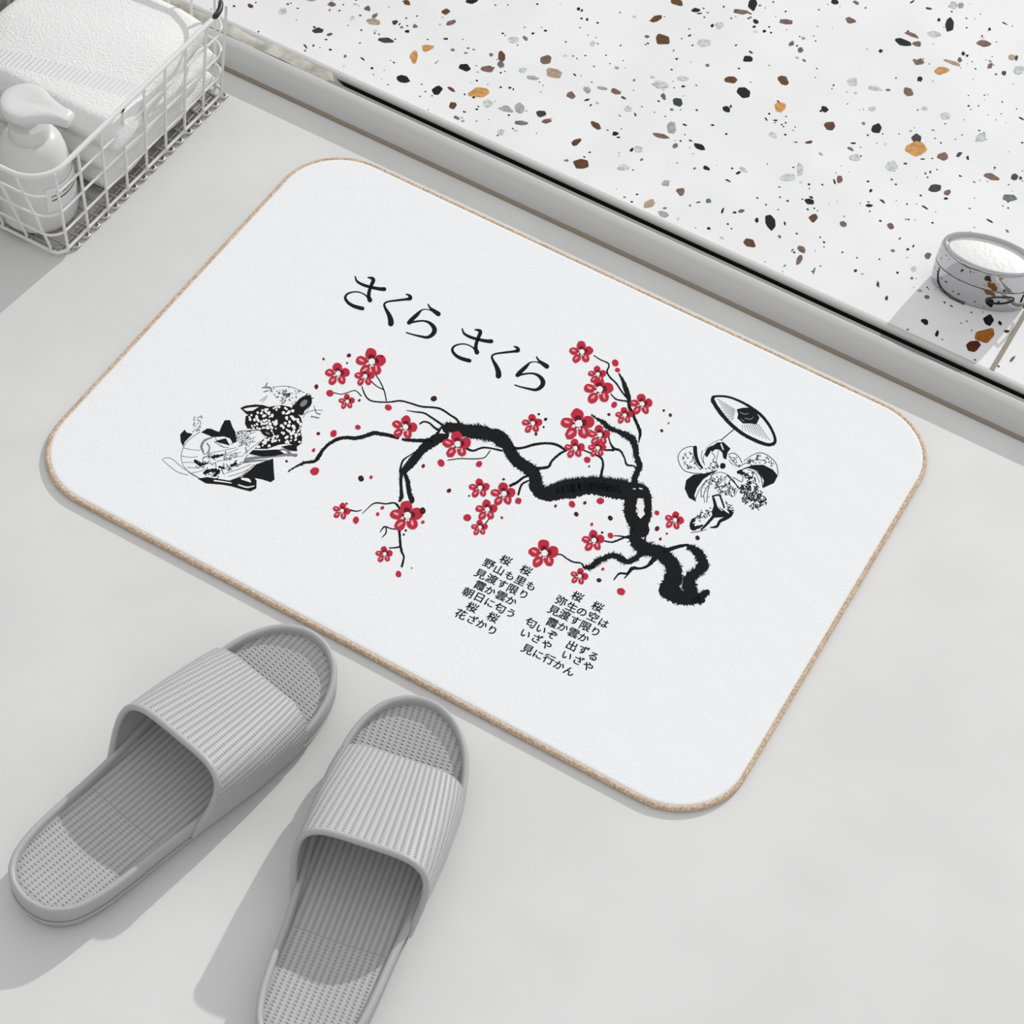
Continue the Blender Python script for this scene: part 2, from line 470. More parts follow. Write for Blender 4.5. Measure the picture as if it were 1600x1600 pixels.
for ent in CHIPS.replace('\n', ';').split(';'):
    k, x, y, w, h, a, c = ent.split()
    ox, oy, s_ = CR[k]
    x, y = ox + float(x) / s_, oy + float(y) / s_
    w, h = float(w) / s_ / 2, float(h) / s_ / 2
    a = math.radians(float(a))
    rr = random.Random(int(x * 13 + y * 7))
    dup = any((x - q[0]) ** 2 + (y - q[1]) ** 2 < 16 for q in taken)
    if dup:
        continue
    taken.append((x, y, max(w, h)))
    n = rr.choice((5, 6, 6, 7)) if max(w, h) > 4 else 5
    ph = rr.random() * 6
    pts = []
    for j in range(n):
        t = ph + 2 * PI * (j + rr.uniform(-0.33, 0.33)) / n
        q = rr.uniform(0.92, 1.26)
        dx, dy = w * q * math.cos(t), h * q * math.sin(t)
        pts.append((x + dx * math.cos(a) - dy * math.sin(a), y + dx * math.sin(a) + dy * math.cos(a)))
    # soften the corners
    sp = []
    for j in range(n):
        p, q2 = pts[j], pts[(j + 1) % n]
        sp.append((p[0] * 0.87 + q2[0] * 0.13, p[1] * 0.87 + q2[1] * 0.13))
        sp.append((p[0] * 0.13 + q2[0] * 0.87, p[1] * 0.13 + q2[1] * 0.87))
    z = ZT + 0.00012 + (ci % 5) * 0.00003
    ci += 1
    pp = [at(u, v, z) for u, v in sp]
    if min(p.y for p in pp) < 0.0665:
        pp = [Vector((p.x, max(p.y, 0.0672), p.z)) for p in pp]
    mb.poly(pp, CH[c])
# fine flecks, scattered over a wider stretch than the photo shows
rr = random.Random(5)
for i in range(6200):
    px, py = rr.uniform(-0.25, 1.5), rr.uniform(0.073, 1.25)
    cl = rr.random()
    if math.sin(px * 31 + 2 * math.sin(py * 23)) * math.sin(py * 37 + px * 11) < -0.25 and cl < 0.8:
        continue
    c = rr.choices('kdghlm', (64, 14, 7, 5, 8, 4))[0]
    r = rr.uniform(0.0006, 0.0015) if c in 'kdm' else rr.uniform(0.0008, 0.0026)
    e = rr.uniform(0.5, 1.0)
    a = rr.uniform(0, PI)
    pts = []
    for j in range(6):
        t = 2 * PI * j / 6
        dx, dy = r * math.cos(t), r * e * math.sin(t)
        pts.append((px + dx * math.cos(a) - dy * math.sin(a), py + dx * math.sin(a) + dy * math.cos(a), ZT + 0.0001))
    mb.poly(pts, CH[c])
# larger chips out beyond the frame edge
for i in range(260):
    px, py = rr.uniform(-0.25, 1.9), rr.uniform(0.08, 1.6)
    q = RM @ (Vector((px, py, ZT)) - CP)
    u, v = 800 - F * q.x / q.z, 800 + F * q.y / q.z
    if -30 < u < 1640 and -30 < v < 1640:
        continue
    r = rr.uniform(0.003, 0.008)
    a = rr.uniform(0, PI)
    e = rr.uniform(0.4, 0.9)
    mb.poly([(px + r * rr.uniform(.8, 1.1) * math.cos(2 * PI * j / 8 + a), py + r * e * math.sin(2 * PI * j / 8 + a), ZT + 0.0001) for j in range(8)],
            CH[rr.choice('kbmodlh')])
o = mb.build('floor_terrazzo', smooth=False, recalc=False)
tag(o, 'white terrazzo with black, brown and orange chips', kind='structure')

# ================================================================ BATH MAT
MW, MH, MR, MT = 0.61, 0.61 * 0.72269, 0.058, 0.0052


def rrect(x0, y0, x1, y1, r, n=14):
    pts = []
    for cx, cy, a0 in ((x1 - r, y1 - r, 0), (x0 + r, y1 - r, PI / 2), (x0 + r, y0 + r, PI), (x1 - r, y0 + r, 3 * PI / 2)):
        for j in range(n + 1):
            t = a0 + PI / 2 * j / n
            pts.append((cx + r * math.cos(t), cy + r * math.sin(t)))
    return pts


mat_root = empty('bath_mat', (MW / 2, -MH / 2, 0))
tag(mat_root, 'white plush bath mat printed with cherry blossom branch, tan bound edge', 'bath mat')
OFF = Vector((MW / 2, -MH / 2, 0))
pile = MB()
rows = []
for ins, z in ((0.0024, 0.0002), (0.0026, 0.0030), (0.0031, 0.0042), (0.0042, MT - 0.0002), (0.0058, MT)):
    rows.append([(x, y, z) for x, y in rrect(ins, -MH + ins, MW - ins, -ins, MR - ins)])
pile.grid(rows, M_pile, close_v=True)
pile.poly(rows[-1], M_pile)

ART = dict(a=(500, 400, 4.0), d=(800, 500, 4.8485), e=(450, 500, 4.8485), f=(500, 720, 4.8485), g=(690, 850, 5.7143),
           h=(820, 760, 5.0), b=(230, 570, 5.3333), c=(1000, 590, 6.1538))
Z0 = MT + 0.00012
STG = [0]


def P(k, x, y):
    ox, oy, s_ = ART[k]
    return ox + x / s_, oy + y / s_


def ipoly(pts, ink, lay=0.0):
    """filled outline of ink (list of photo positions) lying on the pile"""
    from mathutils.geometry import tessellate_polygon
    STG[0] += 1
    lay += (STG[0] % 37) * 0.0000022
    vs = [at(u, v, Z0 + lay) for u, v in pts]
    tris = tessellate_polygon([vs])
    pile.raw(vs, [tuple(t) for t in tris], INK[ink])


def disc(cu, cv, ru, rv, ink, lay=0.0, a=0.0, n=12, jit=0.0):
    pts = []
    for j in range(n):
        t = 2 * PI * j / n
        q = 1 + random.uniform(-jit, jit)
        dx, dy = ru * q * math.cos(t), rv * q * math.sin(t)
        pts.append((cu + dx * math.cos(a) - dy * math.sin(a), cv + dx * math.sin(a) + dy * math.cos(a)))
    ipoly(pts, ink, lay)


def stroke(k, s, ink='k', lay=0.0, rough=0.0, spike=0, dx=0, dy=0, wk=1.0):
    """brush stroke through x,y,width triples in the local frame of one detail"""
    s_ = ART[k][2]
    raw = [tuple(float(q) for q in t.split(',')) for t in s.split()]
    pts = [(*P(k, x + dx, y + dy), w * wk / s_) for x, y, w in raw]
    # Catmull-Rom
    fine = []
    n = len(pts)
    for i in range(n - 1):
        p0, p1, p2, p3 = pts[max(i - 1, 0)], pts[i], pts[i + 1], pts[min(i + 2, n - 1)]
        L = math.hypot(p2[0] - p1[0], p2[1] - p1[1])
        m = max(2, int(L / 1.1))
        for j in range(m):
            t = j / m
            fine.append(tuple(0.5 * (2 * b1 + (c1 - a1) * t + (2 * a1 - 5 * b1 + 4 * c1 - d1) * t * t + (-a1 + 3 * b1 - 3 * c1 + d1) * t ** 3)
                              for a1, b1, c1, d1 in zip(p0, p1, p2, p3)))
    fine.append(pts[-1])
    L_, R_ = [], []
    for i, (x, y, w) in enumerate(fine):
        a_, b_ = fine[max(i - 1, 0)], fine[min(i + 1, len(fine) - 1)]
        tx, ty = b_[0] - a_[0], b_[1] - a_[1]
        q = math.hypot(tx, ty) or 1
        nx, ny = -ty / q, tx / q
        w = max(w, 0.5)
        wl = w / 2 * (1 + random.uniform(-rough, rough))
        wr = w / 2 * (1 + random.uniform(-rough, rough))
        L_.append((x + nx * wl, y + ny * wl))
        R_.append((x - nx * wr, y - ny * wr))
        for _q in range(3):
            if not spike or random.random() > abs(spike) / 2:
                continue
            sg = random.choice((-1, 1)) if spike > 0 else -1
            ln_ = w * random.uniform(0.5, 0.66) + random.uniform(0.8, 2.4 + 1.6 * min(1.0, abs(spike)))
            ang = random.uniform(-0.7, 0.7)
            ex, ey = sg * nx * math.cos(ang) - sg * ny * math.sin(ang), sg * nx * math.sin(ang) + sg * ny * math.cos(ang)
            bx, by = x + sg * nx * w * 0.3, y + sg * ny * w * 0.3
            pw = 0.9
            ipoly([(bx - tx / q * pw, by - ty / q * pw), (bx + tx / q * pw, by + ty / q * pw), (x + ex * ln_, y + ey * ln_)], ink, lay)
    rows_ = [[at(*l, Z0 + lay), at(*r, Z0 + lay)] for l, r in zip(L_, R_)]
    pile.grid(rows_, INK[ink])
    for x, y, w in (fine[0], fine[-1]):
        disc(x, y, max(w, 0.5) / 2, max(w, 0.5) / 2, ink, lay, n=10)


def area(k, s, ink='k', lay=0.0):
    ipoly([P(k, *[float(q) for q in t.split(',')]) for t in s.split()], ink, lay)


def inside(x, y, poly):
    c = False
    for i in range(len(poly)):
        x1, y1 = poly[i - 1]
        x2, y2 = poly[i]
        if (y1 > y) != (y2 > y) and x < (x2 - x1) * (y - y1) / (y2 - y1) + x1:
            c = not c
    return c


def scribble(k, s, n, size, wid, ink='k', lay=0.0, dots=False, seed=1):
    r = random.Random(seed)
    poly = [tuple(float(q) for q in t.split(',')) for t in s.split()]
    xs_, ys_ = [p[0] for p in poly], [p[1] for p in poly]
    made = tries = 0
    while made < n and tries < n * 30:
        tries += 1
        x, y = r.uniform(min(xs_), max(xs_)), r.uniform(min(ys_), max(ys_))
        if not inside(x, y, poly):
            continue
        made += 1
        if dots:
            u, v = P(k, x, y)
            q = size / ART[k][2] / 2 * r.uniform(0.7, 1.2)
            disc(u, v, q, q * r.uniform(.6, 1), ink, lay, a=r.uniform(0, 3), n=7)
        else:
            a = r.uniform(0, 2 * PI)
            bnd = r.uniform(-1.2, 1.2)
            pt = []
            for j in range(4):
                pt.append('%f,%f,%f' % (x, y, wid * r.uniform(0.6, 1.2)))
                x += size / 3 * math.cos(a)
                y += size / 3 * math.sin(a)
                a += bnd
            stroke(k, ' '.join(pt), ink, lay)


# --- title lettering, two times three brush-written kana
SA = ['220,128,8 232,158,14 270,180,18 320,195,19 370,205,22 402,207,26', '300,134,8 322,138,18 334,150,24 318,190,22 307,225,22 305,255,24 312,275,30',
      '316,280,18 285,245,9 245,226,8 205,225,9 170,238,13 158,262,17 175,290,19 205,310,22 240,322,24 266,328,24']
KU = ['538,238,6 560,248,18 564,264,26 540,270,16 480,277,13 425,285,11 402,300,13 408,325,16 430,365,26 442,400,34 443,422,36']
RA = ['675,302,8 690,325,14 712,343,24 740,362,30', '705,345,8 670,333,6 640,336,8 626,346,14 605,368,24 572,398,26 562,412,30',
      '556,416,26 580,412,14 640,405,11 680,415,17 708,440,26 716,465,30 703,490,26 670,508,18 620,500,13 570,488,9 540,478,8']
for grp, dd in ((SA, ((0, 0), (669, 326))), (KU, ((0, 0), (673, 326))), (RA, ((0, 0), (678, 328)))):
    for dx, dy in dd:
        for s in grp:
            stroke('a', s, dx=dx, dy=dy)

# --- the branch
for s in '''0,1150,6 60,1110,13 130,1080,20 200,1070,24 235,1030,32 260,990,24 310,940,24 370,905,28 440,890,26 510,895,30 580,880,28 650,857,32 700,862,28 760,872,28 830,890,28
870,905,18 960,912,26 1060,912,30 1120,900,50
1180,870,84 1080,930,78 1010,990,66 960,1050,66 910,1110,62 875,1145,44
862,1145,26 855,1220,24 858,1290,24 860,1340,32 845,1370,20
880,1150,28 905,1220,34 915,1290,34 925,1330,38 940,1365,38 925,1390,20'''.split('\n'):
    stroke('e', s, rough=0.14, spike=0.12)
stroke('e', '1150,840,30 1210,812,60 1290,822,72 1360,840,86 1440,850,96 1500,858,90 1560,885,74 1620,930,70', rough=0.15, spike=1.2, wk=1.12)
for s in '''560,505,8 580,560,11 610,600,12 660,618,11 760,622,12 850,612,13 920,628,13 1010,655,14 1100,662,15 1160,675,15 1230,720,15 1280,755,17 1300,800,20
660,408,8 700,470,9 730,540,9 745,610,9
625,458,8 670,500,8 720,525,8
900,685,5 960,695,10 1030,705,13 1090,740,15 1170,795,18
1000,785,13 1030,770,13 1070,780,13 1110,815,17 1150,840,20
350,550,7 400,562,7 450,550,7 510,535,7 555,575,9
1350,970,18 1400,990,16 1470,968,15 1530,970,13 1620,990,16
1210,1062,7 1300,1050,8 1400,1052,8 1480,1045,8 1510,1020,8 1530,990,8
990,980,7 930,1020,8 875,1060,14 855,1110,16 850,1150,20
470,1440,13 520,1448,9 555,1440,7
565,1465,5 600,1430,7 640,1395,9 680,1385,12 740,1392,11 800,1385,13 830,1400,13 845,1430,16'''.split('\n'):
    stroke('e', s, rough=0.12)
stroke('a', '1100,1110,60 1150,1150,66 1190,1220,70 1230,1280,70 1290,1320,70 1335,1355,70 1350,1400,68 1345,1440,74', rough=0.13, spike=0.7, wk=1.08)
for s in '''1190,1200,24 1260,1200,15 1340,1178,17 1420,1170,15 1480,1180,17 1530,1210,15
1340,1330,22 1390,1325,18 1430,1315,17 1450,1280,15 1500,1235,15 1540,1215,12
1310,1370,14 1270,1385,15 1230,1415,17 1190,1435,18
1300,1405,11 1260,1430,13 1240,1490,13'''.split('\n'):
    stroke('a', s, rough=0.12)
stroke('d', '170,1190,74 180,1250,84 210,1300,90 280,1320,96 360,1300,108 450,1285,122 550,1265,104 660,1268,108 770,1290,112 880,1300,110 960,1290,90', rough=0.12, spike=-1.6, wk=1.1)
stroke('d', '300,1290,60 420,1262,90 560,1245,90 700,1245,90 860,1268,90', rough=0.1, spike=-1.6, wk=1.1)
stroke('d', '905,1320,110 895,1400,92 900,1480,96 940,1540,104 985,1590,116', rough=0.12, spike=0.6)
stroke('d', '900,1300,100 990,1302,104', rough=0.1, spike=0.5)
stroke('d', '960,1262,50 1000,1290,66 1026,1340,58 1030,1420,54 1022,1490,64 985,1550,92', rough=0.14, spike=0.8)
stroke('d', '930,1240,50 935,1180,44 965,1110,44 945,1030,38 935,970,46 915,910,54 860,870,50 790,840,30 740,820,36 690,775,34 640,745,14 600,720,6', rough=0.2, spike=0.6)
for s in '''810,405,10 840,460,26 862,520,38 885,590,34 890,660,28 915,710,24 940,770,24 970,845,24 965,900,14 960,930,6
620,268,7 670,300,9 725,325,11 735,350,13 720,390,13 740,430,13 790,480,13 830,540,13 870,590,13
750,560,9 790,600,12 870,615,13
725,860,10 745,930,12 770,970,20 820,990,16 850,1040,13 870,1095,15 920,1105,13 955,1130,15
700,985,13 770,985,18
540,985,11 600,1010,13 670,1040,17 690,1090,18 680,1150,20 670,1200,22
560,830,7 600,835,7'''.split('\n'):
    stroke('d', s, rough=0.16)
stroke('h', '905,290,110 865,350,76 860,410,76 890,455,84 960,490,84 1050,510,80 1100,555,92 1150,610,96 1165,690,112 1140,780,130 1125,820,110', rough=0.14, spike=1.2, wk=1.16)
stroke('h', '1110,810,110 1200,860,100 1290,880,76 1360,870,60 1425,825,36', rough=0.16, spike=0.8, wk=1.2)
stroke('h', '1300,850,50 1350,880,60 1390,890,36', rough=0.16, spike=0.8, wk=1.2)
stroke('h', '1060,515,44 1150,485,32 1220,465,26 1278,455,16', rough=0.14)
stroke('h', '1280,470,26 1345,510,50 1385,570,56 1392,625,62 1340,670,60 1290,710,66 1285,770,84 1300,830,80', rough=0.22, spike=2.2, wk=1.25)
stroke('h', '930,510,40 865,560,38 800,590,36 750,562,44 690,538,36 620,560,36 560,590,40 520,628,36 460,632,16', rough=0.22, spike=1.0, wk=1.1)
for s in '''460,632,16 440,600,12 380,590,13 330,565,11 290,535,11 250,530,11
1015,560,46 960,620,24 900,640,18 840,640,30 800,680,17 740,680,16 697,728,10
830,660,14 780,715,10
620,425,11 680,435,13 740,415,15 790,395,17 820,400,28
700,385,9 760,390,11 800,400,15
985,440,10 1010,432,5
950,380,6 930,430,24
880,350,20 930,340,14 940,360,10 900,380,12'''.split('\n'):
    stroke('h', s, rough=0.15)
for s in '''600,520,22 605,580,19 610,640,20 620,690,18 635,730,15 620,800,17
610,650,11 570,658,11 525,660,9
590,515,11 545,515,9 500,500,11 480,505,11 455,540,6
500,505,9 500,545,11 472,578,7
570,320,11 600,360,13
1255,475,10 1280,440,9'''.split('\n'):
    stroke('f', s, rough=0.15)
# white gaps in the printed trunk
for s in ('1180,1445,34 1190,1500,40', ):
    pass
for s in ('965,1275,8 985,1280,9', '920,1278,7 935,1280,7'):
    stroke('d', s, 'w', 0.0002)
area('d', '935,1405 965,1400 985,1372 1002,1410 995,1440 1008,1470 975,1505 950,1480 960,1445', 'w', 0.0002)
area('e', '1145,860 1165,822 1175,845 1195,862 1165,858', 'w', 0.0002)


# --- blossoms
def blossom(k, x, y, r, rot=0.0):
    u, v = P(k, x, y)
    r = r / ART[k][2]
    # petals: up, right, lower right, lower left, left in the photograph
    for i, (ang, ln_, wd, dark) in enumerate(((-97, 0.58, 0.36, 1), (-10, 0.58, 0.36, 1), (62, 0.64, 0.30, 0), (126, 0.80, 0.30, 0), (186, 0.72, 0.29, 0))):
        a = math.radians(ang + rot)
        cx, cy = u + r * ln_ * math.cos(a), v + r * ln_ * math.sin(a) * 0.93
        disc(cx, cy, r * 0.42, r * wd * 1.12, 'r', 0.00012, a, n=14, jit=0.07)
        if dark:
            disc(u + r * 0.34 * math.cos(a), v + r * 0.34 * math.sin(a), r * 0.17, r * wd * 0.6, 'd', 0.0002, a, n=9, jit=0.15)
        else:
            disc(cx + r * 0.02 * math.cos(a), cy - r * 0.04, r * 0.2, r * 0.085, 'p', 0.0002, a + 0.3, n=8, jit=0.2)
            disc(u + r * 0.3 * math.cos(a), v + r * 0.3 * math.sin(a), r * 0.13, r * 0.05, 'd', 0.00022, a, n=8)
    disc(u, v, r * 0.23, r * 0.23, 'w', 0.00032, n=12)
    disc(u + r * 0.05, v + r * 0.3, r * 0.1, r * 0.06, 'w', 0.00032, n=8)
    for q in range(5):
        a = random.uniform(0, 6.28)
        disc(u + r * 0.25 * math.cos(a), v + r * 0.25 * math.sin(a), r * 0.045, r * 0.045, 'd', 0.00044, n=6)


for k, x, y, r, t in (('e', 635, 315, 108, 0), ('e', 380, 405, 88, 0), ('e', 585, 425, 72, 0), ('e', 450, 615, 58, 0), ('e', 890, 810, 92, 12), ('e', 1285, 940, 102, 0),
                      ('e', 410, 1445, 64, 14), ('e', 905, 1480, 118, 0), ('e', 1455, 1270, 74, 0), ('a', 1330, 1045, 60, 0), ('a', 1150, 1485, 74, 0),
                      ('e', 1510, 1435, 80, 0), ('e', 1455, 1570, 60, 0), ('d', 530, 240, 86, 0), ('d', 650, 410, 66, 0), ('d', 665, 525, 106, 0), ('d', 985, 635, 82, 0),
                      ('d', 855, 720, 64, 0), ('d', 505, 785, 122, 0), ('d', 665, 870, 80, 0), ('d', 480, 970, 74, 0), ('d', 650, 970, 66, 0), ('d', 1235, 1515, 70, 14),
                      ('h', 155, 520, 112, 0), ('h', 540, 420, 84, 0), ('h', 430, 700, 66, 14), ('f', 490, 705, 62, 0)):
    blossom(k, x, y, r, t)
BUD = '''e 215 505 18 d;e 462 268 17 d;e 270 295 10 d;e 318 553 30 r;e 760 662 27 r;e 1105 595 24 k;e 530 812 22 r;e 345 860 28 r;e 230 860 14 d;e 195 985 14 r;e 202 1145 35 r;e 553 1200 24 k;e 630 1190 14 r;e 1025 1105 15 d;e 1160 1083 30 r;e 1448 1090 26 r;e 1220 1292 18 d;e 515 1515 27 r;e 680 1470 15 r;e 715 1422 15 r;e 1020 1445 26 k;e 1022 1530 14 r;e 1358 1497 31 r;e 540 608 11 d;e 448 325 8 k;e 712 275 10 d;e 445 1390 9 d;a 1240 1530 21 r;a 1350 1112 11 d;a 1410 1020 11 k;a 1368 988 8 k;a 1148 1395 9 d;d 783 325 28 r;d 800 378 20 r;d 775 642 25 r;d 735 715 13 d;d 570 1058 27 r;d 455 1395 27 r;d 552 1385 14 d;d 670 1370 29 r;d 330 1408 12 d;d 487 1470 19 k;d 745 1500 20 k;d 605 1547 13 r;d 1150 685 10 k;d 1200 720 14 d;d 1187 780 9 g;d 1135 838 13 d;d 1098 1460 20 r;d 1100 1580 20 d;d 48 1370 25 r;d 585 1108 8 k;d 240 810 9 k;h 670 383 24 r;h 610 645 13 r;h 580 732 19 k;h 752 820 33 r;h 1350 402 19 k;h 1060 410 12 d;h 1110 368 9 d;h 605 360 10 k;f 595 857 26 r;f 695 812 7 g;f 1378 430 12 r;f 1130 265 8 k;f 650 527 10 k;f 635 558 9 k;b 1425 573 14 d;b 1385 712 14 d;b 1162 803 12 d;b 1410 183 18 d'''
for ent in BUD.split(';'):
    k, x, y, r, c = ent.split()
    u, v = P(k, float(x), float(y))
    r = float(r) / ART[k][2]
    disc(u, v, r, r * 0.85, c, 0.00012, random.uniform(0, 3), n=12, jit=0.06)
    if c == 'k' and r > 3:
        disc(u, v, r * 0.5, r * 0.4, 'd', 0.0002)

# --- ink figure at the left: heap of robes with a net-patterned bundle
area('b', '275,580 312,540 330,565 380,575 345,610 315,640 300,680 280,640')
area('b', '450,562 500,530 535,533 560,545 600,560 620,510 645,462 690,460 712,520 735,560 745,640 715,655 690,612 640,596 580,600 545,603 520,590')
area('b', '562,638 600,625 655,612 690,672')
area('b', '820,430 860,405 940,370 1040,345 1120,335 1190,350 1235,385 1280,440 1292,480 1278,560 1292,610 1285,655 1250,680 1180,655 1100,665 1000,700 895,700 960,625 1000,600 960,560 900,535 835,530 815,490')
scribble('b', '830,430 940,375 1120,342 1230,385 1285,480 1270,560 1285,650 1130,650 1000,690 910,695 970,625 960,555 840,525', 150, 26, 8, 'w', 0.00012, dots=True, seed=3)
area('b', '775,360 820,340 900,330 965,335 1015,350 960,385 930,412 830,412')
area('b', '800,368 850,356 930,350 880,382 830,386', 'w', 0.00012)
disc(*P('b', 1300, 325), 16.5, 10.5, 'k', 0, -0.75, n=16, jit=0.08)
disc(*P('b', 1305, 320), 7, 4, 'g', 0.00012, -0.75)
for s in ('1240,360,70 1280,390,60', '1330,290,14 1365,255,8', '1310,270,14 1335,240,8', '1345,295,12 1385,275,6', '1350,270,12 1350,245,8'):
    stroke('b', s)
area('b', '848,742 880,710 960,712 1090,705 1145,740 1060,760 960,765')
area('b', '1115,682 1180,668 1245,668 1250,720 1190,715')
for s in ('820,790,26 900,775,24 1000,770,14 1110,750,18 1240,752,26', '800,815,12 900,800,14 1010,795,10', '1100,712,14 1150,705,16 1190,738,24'):
    stroke('b', s, 'g', rough=0.2)
area('b', '905,830 1050,780 1055,880 1062,955 1030,978 960,955 880,940 790,928 860,875')
area('b', '420,948 500,935 560,945 690,965 760,940 830,925 885,930 912,965 910,1030 860,1055 780,1035 700,1012 620,998 490,988')
for s in ('560,965,12 640,975,10 700,985,8', '790,950,16 840,960,26 860,975,12', '760,1000,10 830,1020,12 890,1010,8'):
    stroke('b', s, 'w', 0.00015)
disc(*P('b', 1000, 568), 10.5, 5.5, 'k', 0.0002, 0.5, n=14)
disc(*P('b', 1003, 570), 4, 1.6, 'g', 0.0003, 0.5)
for s in '''440,560,6 380,600,5 325,650,6 290,720,6 285,790,5 310,850,5 360,905,6 440,945,8
300,690,5 360,705,4 440,712,4
290,760,5 350,770,4 420,765,4
300,812,5 360,812,4 430,818,4
335,855,5 390,858,4 440,858,4
375,900,5 430,890,4 480,870,4
540,605,10 480,630,18 452,680,20 470,730,14
500,655,12 520,690,12 505,735,14
560,600,5 600,650,4 640,690,4
470,745,6 600,720,4 740,690,5
520,750,5 640,745,4 760,700,4
560,640,5 620,680,5 680,690,5
700,660,6 740,640,5 800,610,6
740,640,8 760,560,8 830,550,8 920,545,8
750,600,5 820,590,4 900,560,4
770,640,6 830,630,5 900,600,5
760,680,8 830,650,6 900,640,5
780,560,4 790,620,4 785,680,5
820,690,10 830,730,12
860,600,4 860,640,4 840,690,4
800,750,5 860,700,5 940,640,5
640,870,5 740,840,5 850,800,6
660,900,5 760,870,5 860,830,5
680,930,5 780,900,5 840,870,5
690,965,7 790,920,7 890,830,7
640,760,5 720,740,4 780,730,4
640,790,5 720,770,4 800,760,4
540,830,5 600,800,5 700,790,4
130,780,5 200,780,5 300,860,5 430,940,5
125,790,4 240,885,5 340,918,5
1000,770,4 1100,765,4 1150,760,4'''.split('\n'):
    stroke('b', s, 'g')
stroke('b', '400,800,24 440,830,26 500,820,14', rough=0.4)
stroke('b', '540,770,20 580,762,24 630,750,16', rough=0.4)
stroke('b', '600,850,16 640,860,14', rough=0.4)
stroke('b', '700,840,20 740,825,24', rough=0.4)
stroke('b', '480,900,26 540,880,34 600,890,22 560,925,18', rough=0.5)
scribble('b', '430,780 600,740 840,760 880,800 780,880 600,950 470,930 420,860', 46, 34, 6, 'k', 0, seed=9)
scribble('b', '740,560 930,545 900,640 790,700 740,650', 22, 26, 5, 'k', 0, seed=10)
scribble('b', '375,560 385,430 460,420 440,550', 60, 10, 5, 'g', 0, dots=True, seed=4)
scribble('b', '960,170 1050,180 1190,180 1320,230 1230,330 1090,320 1060,250', 60, 13, 6, 'g', 0, dots=True, seed=5)
scribble('b', '1060,250 1150,210 1200,260 1130,320', 22, 20, 7, 'k', 0, seed=6)
for s in ('985,185,14 1000,150,8', '960,190,10 1020,190,16 1040,225,8', '970,225,8 1010,215,10', '940,300,5 1000,260,7', '960,310,5 990,280,5', '1040,185,4 1180,180,5 1310,232,5',
          '1290,420,5 1380,380,5 1460,380,5', '1370,430,14 1430,442,10', '1390,340,5 1410,400,10 1440,410,12', '1370,320,4 1300,440,4'):
    stroke('b', s, 'g', rough=0.3)
# --- ink figure at the right: dancer with wide sleeves and a paper parasol
stroke('c', '700,225,38 702,190,30 745,178,20 840,184,20 950,222,22 1060,282,26 1165,362,28 1245,462,26 1292,560,26 1298,615,30 1280,640,30', rough=0.1)
stroke('c', '1292,625,28 1250,645,32 1180,632,34 1080,590,34 970,528,34 850,425,36 755,310,40 705,230,38', rough=0.1)
area('c', '930,305 985,290 1050,288 1110,325 1150,385 1120,450 1060,440 990,440 935,390 945,350')
for s in ('960,330,8 1000,350,10 1040,345,7', '1010,390,8 1060,400,9 1090,380,6', '970,400,6 1000,420,7'):
    stroke('c', s, 'g', 0.00012)
for i in range(9):
    t = i / 8
    stroke('c', '%f,%f,5 %f,%f,4' % (915 - 20 * t, 310 + 90 * t, 745 + 110 * t, 205 + 215 * t), 'g')
for i in range(9):
    t = i / 8
    stroke('c', '%f,%f,5 %f,%f,4' % (985 + 150 * t, 455 - 10 * t, 985 + 265 * t, 500 + 105 * t), 'g')
stroke('c', '900,500,9 840,550,9 780,600,9')
area('c', '640,690 655,672 700,650 690,690 660,745 640,768 622,735')
area('c', '700,655 745,622 805,622 870,682 842,722 828,790 800,770 792,722 762,690 720,690 700,712 685,705')
stroke('c', '780,640,14 800,690,12', 'w', 0.00015)
stroke('c', '620,700,4 680,640,5 770,596,5 800,620,4', 'g')
for s in '''365,780,10 372,740,8 410,690,8 480,662,8 545,668,8
368,790,9 390,850,8 440,900,8 530,920,8 600,920,6
600,700,6 590,760,6 610,820,6
640,700,6 610,770,6 620,840,6
690,720,7 720,760,7 700,800,9 740,820,6
760,690,5 740,770,6 720,860,7
850,740,7 900,726,8 950,760,8 980,820,8
860,750,6 890,800,6 950,860,6
870,770,5 910,770,5 930,810,5
1000,800,7 1080,745,7 1160,722,8 1240,755,8 1310,830,8 1328,930,8
950,860,8 1020,820,7 1120,790,6 1200,800,6
740,890,10 690,940,9 660,1050,8 640,1200,8
700,960,7 620,1010,7 560,1100,7 530,1180,8
640,980,6 590,1080,8 590,1150,8
690,1000,6 620,1100,6 620,1200,6
700,930,6 780,910,6 880,960,6 940,1060,8
720,1000,8 760,1060,8 780,1140,8
800,960,5 820,1020,5 790,1050,5
840,940,14 900,1000,14 960,1070,12
900,960,8 980,1000,8 990,940,8
940,1080,6 900,1140,6 850,1120,6
1100,880,8 1160,950,9 1180,1050,9
1030,880,6 1110,920,6 1150,1010,6'''.split('\n'):
    stroke('c', s, 'k', wk=0.8)
stroke('c', '530,672,38 535,740,36 560,815,30 600,868,16')
area('c', '430,1065 445,985 515,932 620,922 745,888 700,915 610,975 548,1060 522,1130 540,1192 470,1155')
area('c', '955,895 1000,870 1085,840 1185,838 1278,885 1325,942 1290,1012 1180,1062 1192,985 1125,892 1040,868')
disc(*P('c', 795, 848), 4.4, 4.6, 'k', 0, n=12, jit=0.1)
disc(*P('c', 960, 905), 5, 3.2, 'k', 0, -0.4, n=12, jit=0.1)
scribble('c', '390,760 480,690 520,720 540,820 590,880 560,910 440,880', 40, 18, 7, 'k', 0, seed=11)
scribble('c', '1020,790 1140,730 1240,760 1310,870 1180,820 1060,840', 34, 18, 7, 'k', 0, seed=12)
scribble('c', '850,750 940,760 970,850 880,870', 14, 18, 6, 'k', 0, seed=13)
